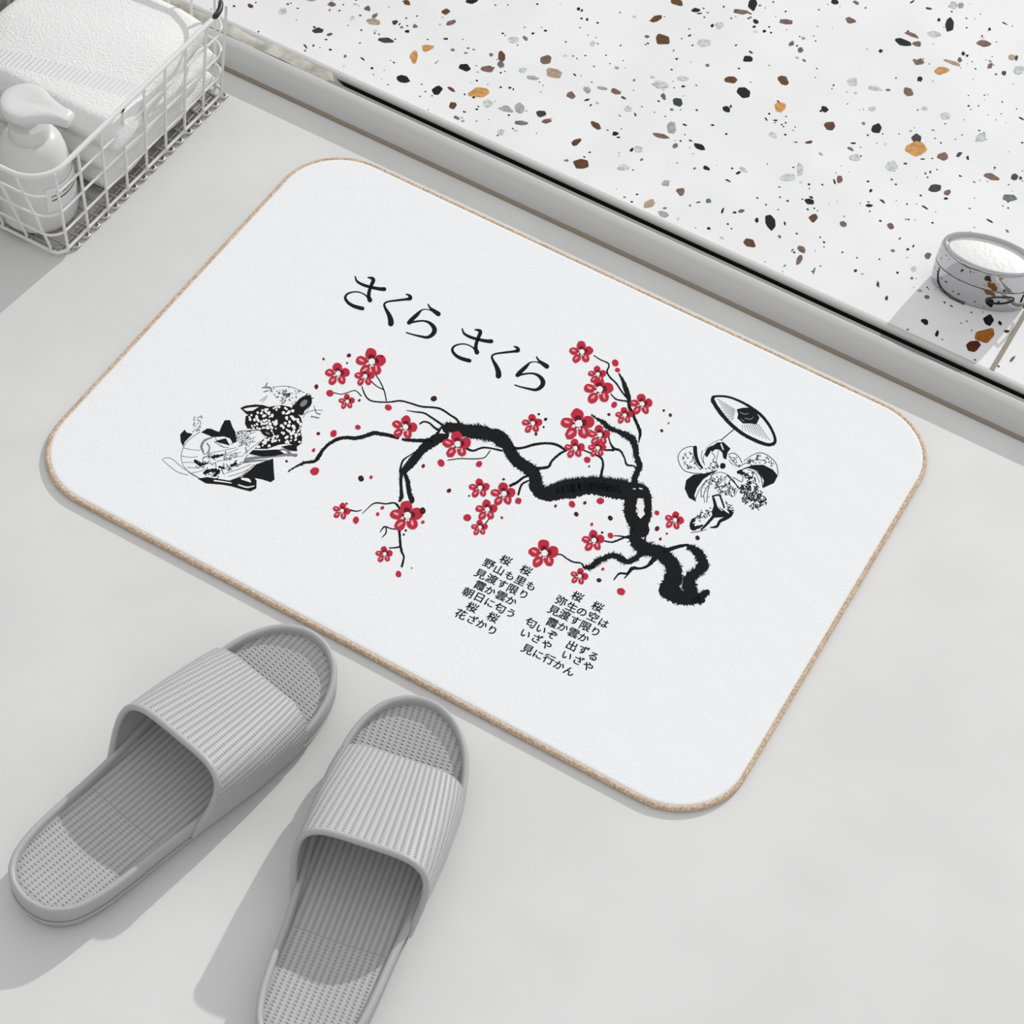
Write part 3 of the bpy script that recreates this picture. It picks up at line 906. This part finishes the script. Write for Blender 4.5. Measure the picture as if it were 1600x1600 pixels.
scribble('c', '600,850 740,800 760,880 650,910', 18, 18, 8, 'k', 0, seed=14)
scribble('c', '700,930 830,940 940,1080 860,1140 740,1120 690,1020', 70, 24, 7, 'k', 0, seed=15)
scribble('c', '980,900 1080,900 1150,1060 1210,1170 1190,1240 1100,1255 1000,1180 960,1080', 150, 28, 10, 'k', 0, seed=16)
scribble('c', '620,940 700,940 680,1100 640,1200 600,1150', 18, 24, 5, 'g', 0, seed=17)
scribble('c', '800,1160 900,1250 900,1310 830,1280', 26, 16, 6, 'k', 0, seed=18)
scribble('c', '580,1290 680,1250 700,1300 560,1400 540,1340', 34, 18, 7, 'k', 0, seed=19)
area('c', '690,1130 720,1160 740,1230 800,1270 870,1320 810,1340 740,1345 700,1350 690,1290 710,1230')
for s in '''515,1370,40 500,1420,50 520,1450,44 560,1430,20
520,1360,14 560,1330,10
560,1440,30 600,1420,18
590,1460,18 650,1400,26 700,1340,30
680,1440,12 740,1430,26 770,1380,30 830,1350,34 875,1310,34 850,1270,18
700,1140,16 760,1130,16 790,1190,18 810,1250,16
490,1490,6 560,1480,6 640,1460,5'''.split('\n'):
    stroke('c', s, rough=0.1)
for s in ('510,1400,8 540,1380,8', '740,1180,8 750,1240,8 790,1280,8'):
    stroke('c', s, 'w', 0.00015)

# --- verse in two blocks, one glyph at a time
GL = '''桜 570 150;桜 750 240;野 420 182;山 510 238;も 606 288;里 700 332;も 795 380;見 345 272;渡 445 318;す 540 362;限 630 408;り 730 455;霞 340 378;か 430 422;雲 530 468;か 618 512;朝 235 440;日 335 482;に 425 530;匂 520 578;う 615 622;桜 270 570;桜 455 660;花 168 632;ざ 268 680;か 355 722;り 450 775;桜 1210 475;桜 1390 565;弥 1065 512;生 1160 570;の 1250 610;空 1350 658;は 1442 712;見 1000 598;渡 1095 640;す 1190 688;限 1280 738;り 1372 788;霞 985 708;か 1078 748;雲 1175 798;か 1265 842;匂 795 710;い 885 765;ぞ 985 815;出 1160 915;ず 1265 952;る 1352 1008;い 745 805;ざ 845 850;や 935 905;い 1115 1000;ざ 1215 1045;や 1305 1098;見 765 945;に 858 992;行 955 1035;か 1045 1088;ん 1135 1140'''


def glyph(mbx, body, loc, size, rot, mat, bold=0.0, basis=None, sx=1.0):
    cu = bpy.data.curves.new('txt', 'FONT')
    cu.body = body
    cu.size = size
    cu.align_x = 'CENTER'
    cu.align_y = 'CENTER'
    cu.offset = bold
    ob = bpy.data.objects.new('txt', cu)
    COL.objects.link(ob)
    dg = bpy.context.evaluated_depsgraph_get()
    me = bpy.data.meshes.new_from_object(ob.evaluated_get(dg))
    m4 = basis if basis else Matrix.Translation(loc) @ Matrix.Rotation(rot, 4, 'Z') @ Matrix.Diagonal((sx, 1, 1, 1))
    mbx.raw([m4 @ v.co for v in me.vertices], [tuple(p.vertices) for p in me.polygons], mat)
    bpy.data.objects.remove(ob)
    bpy.data.curves.remove(cu)
    bpy.data.meshes.remove(me)


for ent in GL.split(';'):
    ch, x, y = ent.split()
    u, v = P('g', float(x), float(y))
    sz = 0.0093 if ord(ch) > 0x4000 else 0.0086
    for q, (ax, ay) in enumerate(((-0.00016, -0.00010), (0.00016, -0.00010), (-0.00016, 0.00012), (0.00016, 0.00012), (0, 0))):
        glyph(pile, ch, at(u, v, Z0 + q * 0.000008) + Vector((ax, ay, 0)), sz, math.radians(3), INK['k'])

o = pile.build('pile_surface', mat_root, smooth=False, recalc=False, off=OFF)
o.location = (0, 0, 0)
mb = MB()
mb.tube([(x, y, 0.0027) for x, y in rrect(0.0017, -MH + 0.0017, MW - 0.0017, -0.0017, MR - 0.0017, 20)], 0.0022, M_binding, n=10, closed=True)
tag(mb.build('edge_binding', mat_root, off=OFF), 'tan stitched edge binding')


# ================================================================ SLIPPERS
SL = 0.290
OUT = [(0, 0), (0.002, 0.012), (0.006, 0.020), (0.012, 0.0265), (0.022, 0.0325), (0.04, 0.0370), (0.065, 0.0392), (0.095, 0.0405), (0.125, 0.0428),
       (0.15, 0.0455), (0.18, 0.0480), (0.21, 0.0486), (0.235, 0.0474), (0.255, 0.0428), (0.27, 0.0352), (0.28, 0.0265), (0.286, 0.0172), (0.289, 0.0090), (0.290, 0)]
BEND = [0.0]


def bend(s):
    return BEND[0] * (max(s, 0) / 0.29) ** 2


def hw(s):
    if s <= 0 or s >= SL:
        return 0
    for (a, b1), (c, d1) in zip(OUT, OUT[1:]):
        if a <= s <= c:
            t = (s - a) / (c - a)
            return b1 + (d1 - b1) * t
    return 0


def outline(ins, n=40):
    """closed ring (s, n), inset along normals"""
    pts = [(s, w) for s, w in OUT]
    # Catmull smoothing of the right half
    fine = []
    full = pts + [(s, -w) for s, w in pts[-2:0:-1]]
    N = len(full)
    for i in range(N):
        p0, p1, p2, p3 = full[i - 1], full[i], full[(i + 1) % N], full[(i + 2) % N]
        for j in range(4):
            t = j / 4
            fine.append(tuple(0.5 * (2 * b1 + (c1 - a1) * t + (2 * a1 - 5 * b1 + 4 * c1 - d1) * t * t + (-a1 + 3 * b1 - 3 * c1 + d1) * t ** 3)
                              for a1, b1, c1, d1 in zip(p0, p1, p2, p3)))
    res = []
    N = len(fine)
    for i in range(N):
        a_, b_ = fine[i - 2], fine[(i + 2) % N]
        tx, ty = b_[0] - a_[0], b_[1] - a_[1]
        q = math.hypot(tx, ty) or 1
        res.append((fine[i][0] + ty / q * ins, fine[i][1] - tx / q * ins))
    return res


def ztop(s):
    """rim height: heel cup, low waist, toe spring"""
    t = s / SL
    return 0.0275 + 0.0035 * max(0, (0.3 - t) / 0.3) ** 1.5 - 0.003 * math.exp(-((t - 0.45) / 0.18) ** 2) + 0.0075 * max(0, (t - 0.72) / 0.28) ** 1.6


def zbot(s):
    t = s / SL
    return 0.0 + 0.004 * max(0, (t - 0.8) / 0.2) ** 2


def make_slipper(name, mirror):
    root = empty(name, (0, 0, 0))
    mb = MB()
    rows = []
    # inset, fraction of rim height, offset
    for ins, f_, dz in ((0.010, 0, 0.0), (0.0045, 0, 0.0), (0.0028, 0, 0.002), (0.0022, 0.25, 0), (0.0010, 0.5, 0), (0.0, 0.75, 0), (0.0, 0.9, 0), (0.0006, 0.97, 0),
                        (0.0018, 1.0, 0), (0.0034, 1.0, 0), (0.0046, 0.975, 0), (0.0052, 0.92, 0), (0.0054, 1.0, -0.0075), (0.012, 1.0, -0.0095)):
        ring = []
        for s, n in outline(ins):
            zb, zt = zbot(s), ztop(s)
            ring.append((n - bend(s), s, zb + (zt - zb) * f_ + dz))
        rows.append(ring)
    mb.grid(rows, M_sole, close_v=True)
    mb.poly(rows[0], M_sole)
    # groove line round the side, as a thin bead
    mb.tube([(n - bend(s), s, zbot(s) + (ztop(s) - zbot(s)) * 0.42) for s, n in outline(0.0006)], 0.0009, M_sole, n=6, closed=True)
    mb.build('sole', root)
    # insole
    mb = MB()
    rows, uvs = [], []
    NS, NT = 90, 28
    e0 = 0.0050
    for i in range(NS + 1):
        s = SL / 2 - (SL / 2 - e0) * math.cos(PI * i / NS)
        # width from the inset outline
        w = insw(s)
        row, uvr = [], []
        for j in range(NT + 1):
            t = -1 + 2 * j / NT
            n = w * t
            dd = min(w - abs(n), s - e0, SL - e0 - s)
            z = ztop(s) - 0.0062 + 0.0010 * min(1, dd / 0.006) - 0.0020 * min(1, dd / 0.03)
            row.append((n - bend(s), s, z))
            uvr.append((n, s))
        rows.append(row)
        uvs.append(uvr)
    mb.grid(rows, M_insole, uvs=uvs)
    mb.build('insole', root)
    # strap
    mb = MB()
    NA, NV = 64, 30
    rows, uvs = [], []
    inner = []
    K = 1.75

    def sp(th, v, dn=0.0, dz=0.0):
        c, sn = math.cos(th), math.sin(th)
        sgn = 1 if c >= 0 else -1
        # medial side a little steeper
        cc = sgn * abs(c) ** 0.42
        ss = max(sn, 0) ** 0.56
        rear = 0.118 + 0.028 * ss
        front = 0.221 + 0.007 * ss
        s = rear + (front - rear) * v
        H = 0.0685 - 0.0205 * v
        base = 0.013
        wid = hw(s) + 0.0012 + dn * 1.0
        # sides bow out slightly above the sole
        bow = 0.0075 * min(1, ss * 1.15)
        n = cc * (wid + bow * (1 - v))
        z = base + (H - base + dz) * ss
        return Vector((n - bend(s), s, z))
    thick = 0.0036
    for iv in range(NV + 1):
        v = iv / NV
        row, uvr, inr = [], [], []
        ul = 0
        prev = None
        for ia in range(NA + 1):
            th = PI * ia / NA
            p = sp(th, v)
            if prev is not None:
                ul += (p - prev).length
            prev = p
            row.append(p)
            uvr.append((ul - 0.001 * 0, v * 0.105))
            inr.append(sp(th, v, -thick, -thick))
        tot = uvr[-1][0]
        uvr = [((a / tot - 0.5) * 0.168, b_) for a, b_ in uvr]
        rows.append(row)
        uvs.append(uvr)
        inner.append(inr)
    mb.grid(rows, M_strap, uvs=uvs)
    mb.grid([r[::-1] for r in inner], M_sole)
    for a, b_ in ((rows[0], inner[0]), (rows[-1], inner[-1])):
        mb.grid([a, b_], M_sole)
    for e in (0, NA):
        mb.grid([[r[e] for r in rows], [r[e] for r in inner]], M_sole)
    # beads along both open edges
    mb.tube([(a + b_) / 2 for a, b_ in zip(rows[0], inner[0])], 0.0026, M_sole, n=10)
    mb.tube([(a + b_) / 2 for a, b_ in zip(rows[-1], inner[-1])], 0.0019, M_sole, n=8)
    mb.build('strap', root)
    return root


_ins = outline(0.0052)


def insw(s):
    best = 0.0005
    N = len(_ins)
    for i in range(N):
        a, b_ = _ins[i], _ins[(i + 1) % N]
        if (a[0] - s) * (b_[0] - s) <= 0 and a[0] != b_[0]:
            t = (s - a[0]) / (b_[0] - a[0])
            best = max(best, a[1] + (b_[1] - a[1]) * t)
    return best


def copy_tree(o, parent=None):
    c = o.copy()
    COL.objects.link(c)
    c.parent = parent
    for ch in [x for x in o.children]:
        copy_tree(ch, c)
    return c


s1 = make_slipper('slipper', False)
s1.location = (0.2385, -0.746, 0)
s1.rotation_euler = (0, 0, math.radians(79.1 - 90))
tag(s1, 'left grey ribbed rubber slide slipper, shown whole from toe to heel', 'slipper', 'pair of grey ribbed slippers')
BEND[0] = 0.008
s2 = make_slipper('slipper', True)
_a = math.radians(101.5)
s2.location = (0.4525, -0.748, 0)
s2.rotation_euler = (0, 0, _a - PI / 2)
tag(s2, 'right grey ribbed rubber slide slipper, heel cut off by the bottom of the photo', 'slipper', 'pair of grey ribbed slippers')

# ================================================================ CHROME CANISTER
cc = at(1528, 454, ZT)
cc = Vector((cc.x, cc.y, ZT))
can = empty('chrome_canister', cc)
tag(can, 'oval chrome lidded tin with frosted white top standing on the terrazzo', 'canister')
CA = math.radians(10)
AX, BX = 0.0428, 0.0215


def oval(k, z, n=72, fl=0.0):
    return [(AX * k * math.cos(t) * math.cos(CA) - BX * (k if k > 0.5 else k) * math.sin(t) * math.sin(CA),
             AX * k * math.cos(t) * math.sin(CA) + BX * k * math.sin(t) * math.cos(CA), z) for t in [2 * PI * j / n for j in range(n)]]


mb = MB()
rows = [oval(k, z) for k, z in ((0.90, 0), (0.95, 0.0006), (0.975, 0.003), (0.985, 0.008), (1.0, 0.0235), (0.995, 0.0243), (0.96, 0.0243))]
mb.grid(rows, M_chrome, close_v=True)
mb.poly(rows[0], M_chrome)
mb.poly(rows[-1], M_chrome)
mb.build('body', can)
mb = MB()
rows = [oval(k, z) for k, z in ((0.965, 0.0240), (0.965, 0.0254), (0.4, 0.0254))]
mb.grid(rows, M_black, close_v=True)
mb.build('seal', can)
mb = MB()
rows = [oval(k, z) for k, z in ((0.95, 0.0252), (0.995, 0.0252), (1.0, 0.026), (0.985, 0.0420), (0.972, 0.0450), (0.945, 0.0466), (0.91, 0.0470), (0.875, 0.0466), (0.855, 0.0452), (0.84, 0.0432), (0.80, 0.0430))]
mb.grid(rows, M_chrome, close_v=True)
mb.build('lid', can)
mb = MB()
rows = [oval(k, z) for k, z in ((0.838, 0.0431), (0.70, 0.0434), (0.5, 0.0438), (0.25, 0.0440), (0.02, 0.0441))]
mb.grid(rows, M_frost, close_v=True)
mb.poly(rows[-1], M_frost)
mb.build('lid_panel', can)
# hinge clasp on the front right, and its bail strap line


def onside(t, z, k=1.012):
    t = math.radians(t)
    return Vector((AX * k * math.cos(t) * math.cos(CA) - BX * k * math.sin(t) * math.sin(CA),
                   AX * k * math.cos(t) * math.sin(CA) + BX * k * math.sin(t) * math.cos(CA), z))


mb = MB()
loop = []
for j in range(28):
    a = 2 * PI * j / 28
    loop.append(onside(-62 + 17 * math.cos(a), 0.0155 + 0.0042 * math.sin(a) + 0.0022 * math.cos(a), 1.006))
mb.tube(loop, 0.0006, M_black, n=6, closed=True)
mb.build('clasp', can)
mb = MB()
mb.tube([onside(t, z, 1.004) for t, z in ((-150, 0.0232), (-149, 0.015), (-144, 0.008), (-134, 0.0035), (-118, 0.0012), (-100, 0.0010))], 0.0005, M_black, n=6)
mb.build('seam', can)
mb = MB()
mb.tube([onside(-22, 0.0255), onside(-22, 0.0255) + Vector((0.004, -0.002, 0)), onside(-24, 0.015) + Vector((0.005, -0.002, 0)), onside(-26, 0.008) + Vector((0.002, -0.001, 0))], 0.0013, M_black, n=8)
mb.build('hinge', can)

# ================================================================ WIRE BASKET
BX0, BX1, BY0, BY1 = -0.285, -0.104, -0.240, 0.003   # bottom
RX0, RX1, RY0, RY1 = -0.290, -0.0975, -0.262, 0.013   # rim
HZ = 0.108
bk = empty('wire_basket', ((BX0 + BX1) / 2, (BY0 + BY1) / 2, 0))
BO = bk.location.copy()
tag(bk, 'white coated wire basket holding a towel and a pump bottle', 'basket')


def brect(z, r0=0.008, r1=0.030, n=8):
    t = z / HZ
    l = lambda a, b_: a + (b_ - a) * t
    return [(x, y, z) for x, y in rrect(l(BX0, RX0), l(BY0, RY0), l(BX1, RX1), l(BY1, RY1), l(r0, r1), n)]


mb = MB()
mb.tube(brect(HZ), 0.0023, M_wire, n=12, closed=True)
# worn black patches on the rim near the back corner
ring = brect(HZ, n=10)
pr = [Vector((RX1 + 0.0002, y, HZ + 0.0004)) for y in (-0.026, -0.022, -0.017)]
for j in range(5):
    t = PI / 2 * j / 8
    pr.append(Vector((RX1 - 0.030 + 0.0302 * math.cos(t), RY1 - 0.030 + 0.0302 * math.sin(t), HZ + 0.0004)))
mb.tube(pr, [0.0010, 0.0018, 0.0023, 0.0025, 0.0025, 0.0025, 0.0024, 0.0016], M_chip, n=10)
mb.tube([(RX1 + 0.0013, y, HZ - 0.0008) for y in (-0.157, -0.154, -0.150)], [0.0008, 0.0019, 0.0008], M_chip, n=8)
mb.build('rim', bk, off=BO)
wires = []
# side (long) wires
for i in range(9):
    y = BY0 + 0.008 + (BY1 - BY0 - 0.014) * i / 8
    yt = RY0 + 0.030 + (RY1 - RY0 - 0.056) * i / 8
    yt = y + (-0.012 + 0.016 * i / 8)
    wires.append([(RX1, yt, HZ), (BX1 + 0.001, y, 0.012), (BX1 + 0.0012, y, 0.005), (BX1 - 0.0005, y, 0.0016), (BX1 - 0.012, y, 0.0016)])
    wires.append([(RX0, yt, HZ), (BX0 - 0.001, y, 0.012), (BX0 - 0.0012, y, 0.005), (BX0 + 0.0005, y, 0.0016), (BX0 + 0.012, y, 0.0016)])
nf = 7
for i in range(nf):
    x = BX1 - 0.010 - 0.0245 * i
    xt = x - 0.010 if i < 5 else x - 0.002
    wires.append([(xt, RY0, HZ), (x, BY0 - 0.001, 0.012), (x, BY0 - 0.0012, 0.005), (x, BY0 + 0.0005, 0.0016), (x, BY0 + 0.012, 0.0016)])
    xb = x
    wires.append([(xb - 0.004, RY1, HZ), (xb, BY1 + 0.001, 0.012), (xb, BY1 + 0.0012, 0.005), (xb, BY1 - 0.0005, 0.0016), (xb, BY1 - 0.012, 0.0016)])
for w in wires:
    m1 = MB()
    m1.tube(w, 0.0013, M_wire, n=8)
    m1.build('upright_wire', bk, off=BO)
for z in (0.030, 0.056, 0.082):
    m1 = MB()
    pts = brect(z, r0=0.010, r1=0.028)
    m1.tube(pts, 0.0012, M_wire, n=8, closed=True)
    m1.build('hoop_wire', bk, off=BO)
# bottom: double frame and lattice of bare metal
m1 = MB()
m1.tube(brect(0.0062, r0=0.008), 0.0015, M_wire, n=8, closed=True)
m1.tube([(x, y, 0.0034) for x, y in rrect(BX0 + 0.006, BY0 + 0.006, BX1 - 0.006, BY1 - 0.006, 0.006)], 0.0015, M_wire2, n=8, closed=True)
m1.build('bottom_frame', bk, off=BO)
for i in range(17):
    y = BY0 + 0.012 + (BY1 - BY0 - 0.022) * i / 16
    m1 = MB()
    m1.tube([(BX0 + 0.001, y, 0.0032), (BX0 + 0.006, y, 0.0054), (BX1 - 0.006, y, 0.0054), (BX1 - 0.0005, y + 0.002, 0.0030), (BX1 + 0.0035, y + 0.005, 0.0014), (BX1 + 0.0035, y + 0.009, 0.0014), (BX1 - 0.001, y + 0.010, 0.0020)],
            0.0013, M_wire2, n=8)
    m1.build('bottom_wire', bk, off=BO)

# ================================================================ TOWEL
mb = MB()


def slab(x0, x1, y0, y1, z0, z1, seed, shear=0.0, ns=34, nt=44, amp=0.003):
    """soft rounded folded layer"""
    r = random.Random(seed)
    ph = [r.uniform(0, 6) for _ in range(6)]
    top, bot = [], []
    h = (z1 - z0) / 2
    zc = (z0 + z1) / 2
    rows_ = []
    rad = h
    sec = []
    for j in range(ns):
        t = 2 * PI * j / ns
        c, s_ = math.cos(t), math.sin(t)
        sec.append((math.copysign(abs(c) ** 0.18, c), math.copysign(abs(s_) ** 0.75, s_)))
    for i in range(nt + 1):
        v = i / nt
        e = min(v, 1 - v) * nt / 3.0
        k = min(1.0, math.sqrt(max(0.02, 1 - (1 - min(e, 1)) ** 2)))
        y = y0 + (y1 - y0) * v
        sh = shear * (v - 0.5)
        row = []
        for cx, cz in sec:
            x = (x0 + x1) / 2 + sh + (x1 - x0) / 2 * cx * (0.985 + 0.015 * k) + 0.0012 * math.sin(y * 90 + ph[0])
            z = zc + h * cz * k
            if cz > 0:
                z += amp * k * (math.sin(x * 42 + y * 30 + ph[1]) * 0.5 + math.sin(y * 55 - x * 20 + ph[2]) * 0.5 + 0.4 * math.sin(x * 95 + ph[3]))
            row.append((x, y, z))
        rows_.append(row)
    mb.grid(rows_, M_towel, close_v=True)
    mb.poly(rows_[0], M_towel)
    mb.poly(rows_[-1], M_towel)


slab(-0.276, -0.109, -0.165, -0.002, 0.0072, 0.034, 1, amp=0.0008)
slab(-0.275, -0.1065, -0.168, -0.001, 0.0325, 0.060, 2, amp=0.0008)
slab(-0.268, -0.1055, -0.166, -0.001, 0.058, 0.092, 3, shear=-0.020, amp=0.0035)
o = mb.build('folded_towel')
tag(o, 'white folded terry towel filling the wire basket', 'towel')

# ================================================================ PUMP BOTTLE
bc = Vector((-0.1520, -0.2065, 0.0072))
bt = empty('pump_bottle', bc)
tag(bt, 'translucent white pump bottle in the near corner of the basket', 'bottle')
mb = MB()
mb.lathe([(0.030, 0), (0.0330, 0.002), (0.0340, 0.006), (0.0338, 0.030), (0.0315, 0.052), (0.0285, 0.068), (0.0262, 0.076), (0.0225, 0.0815), (0.0180, 0.0845), (0.0150, 0.0855), (0.0145, 0.088)], 0, 0, M_plastic)
mb.build('body', bt)
mb = MB()
mb.lathe([(0.0165, 0.0855), (0.0168, 0.087), (0.0168, 0.0965), (0.0155, 0.099), (0.0095, 0.1), (0.0080, 0.110), (0.0080, 0.114)], 0, 0, M_pump)
mb.build('collar', bt)
mb = MB()
# disc head with a broad tapering spout pointing to the right of the photo
hc = 0.0212
d = Vector((0.985, 0.17, 0)).normalized()
q = Vector((-d.y, d.x, 0))
up_ = []
for j in range(30):
    x = -hc * math.cos(PI * j / 29 * 0.62)
    up_.append((x, math.sqrt(max(0, hc * hc - x * x))))
xe, ye = up_[-1]
for j in range(1, 13):
    t = j / 12
    x = xe + (0.0385 - xe) * t
    up_.append((x, 0.0068 + (ye - 0.0068) * (1 - t) ** 1.9))
up_ += [(0.0400, 0.0062), (0.0410, 0.0040)]
ringd = up_ + [(x, -y) for x, y in up_[::-1][:-1]]
rows = []
for k, z in ((0.9, 0.113), (0.985, 0.1142), (1.0, 0.117), (1.0, 0.1195), (0.97, 0.1215), (0.88, 0.1226), (0.6, 0.1228), (0.3, 0.1220), (0.02, 0.1217)):
    rows.append([tuple(d * (x * k) + q * (y * k) + Vector((0, 0, z - 0.0015 * max(0, k * x - hc) / 0.02))) for x, y in ringd])
mb.grid(rows, M_pump, close_v=True)
mb.poly(rows[0], M_pump)
mb.poly(rows[-1], M_pump)
mb.build('pump_head', bt)
# label with its row of small characters on the right of the body
def rb(z):
    pr_ = [(0.006, 0.0340), (0.030, 0.0338), (0.052, 0.0315), (0.068, 0.0285)]
    for (a, b1), (c, d1) in zip(pr_, pr_[1:]):
        if a <= z <= c:
            return b1 + (d1 - b1) * (z - a) / (c - a)
    return 0.034


mb = MB()
mb.grid([[((rb(z) + 0.0004) * math.cos(math.radians(t)), (rb(z) + 0.0004) * math.sin(math.radians(t)), z) for t in range(-36, 55, 6)] for z in (0.026, 0.038, 0.050)], M_label)
txt = 'AIAWDIT'
for i, ch in enumerate(txt):
    t = math.radians(-24 + i * 9.4)
    c, s_ = math.cos(t), math.sin(t)
    rr_ = rb(0.0425) + 0.0012
    basis = Matrix(((-s_, 0, c, rr_ * c), (c, 0, s_, rr_ * s_), (0, 1, 0, 0.0425), (0, 0, 0, 1)))
    glyph(mb, ch, None, 0.0062, 0, M_ink, bold=0.0001, basis=basis)
mb.grid([[((rb(z) + 0.0008) * math.cos(math.radians(t)), (rb(z) + 0.0008) * math.sin(math.radians(t)), z) for t in range(-28, 40, 4)] for z in (0.0368, 0.0377)], M_ink)
mb.build('label', bt, smooth=False)

# ================================================================ LIGHT
az = math.radians(263)      # direction the shadows fall
r_ = 1.85
dirv = Vector((math.cos(az) * r_, math.sin(az) * r_, -1)).normalized()
sd = bpy.data.lights.new('sun', 'SUN')
sd.energy = 1.8
sd.angle = math.radians(0.8)
sd.color = (1.0, 1.0, 0.995)
so = bpy.data.objects.new('sun', sd)
COL.objects.link(so)
so.location = (0.8, 2.5, 3)
so.rotation_euler = dirv.to_track_quat('-Z', 'Y').to_euler()

w = bpy.data.worlds.new('world')
sc.world = w
w.use_nodes = True
nt = w.node_tree
bg = nt.nodes['Background']
tc = nt.nodes.new('ShaderNodeTexCoord')
sp_ = nt.nodes.new('ShaderNodeSeparateXYZ')
nt.links.new(tc.outputs['Generated'], sp_.inputs[0])
cr = nt.nodes.new('ShaderNodeValToRGB')
e = cr.color_ramp.elements
e[0].position = 0.0
e[0].color = (0.22, 0.22, 0.225, 1)
e[1].position = 1.0
e[1].color = (1.0, 1.0, 1.0, 1)
a = e.new(0.12)
a.color = (0.5, 0.5, 0.51, 1)
a = e.new(0.45)
a.color = (0.95, 0.95, 0.96, 1)
nt.links.new(sp_.outputs['Z'], cr.inputs['Fac'])
nt.links.new(cr.outputs['Color'], bg.inputs['Color'])
bg.inputs['Strength'].default_value = 0.745

sc.view_settings.view_transform = 'Standard'
sc.view_settings.look = 'None'
sc.view_settings.exposure = 0.04
sc.view_settings.gamma = 1.0
sc.view_settings.use_curve_mapping = False
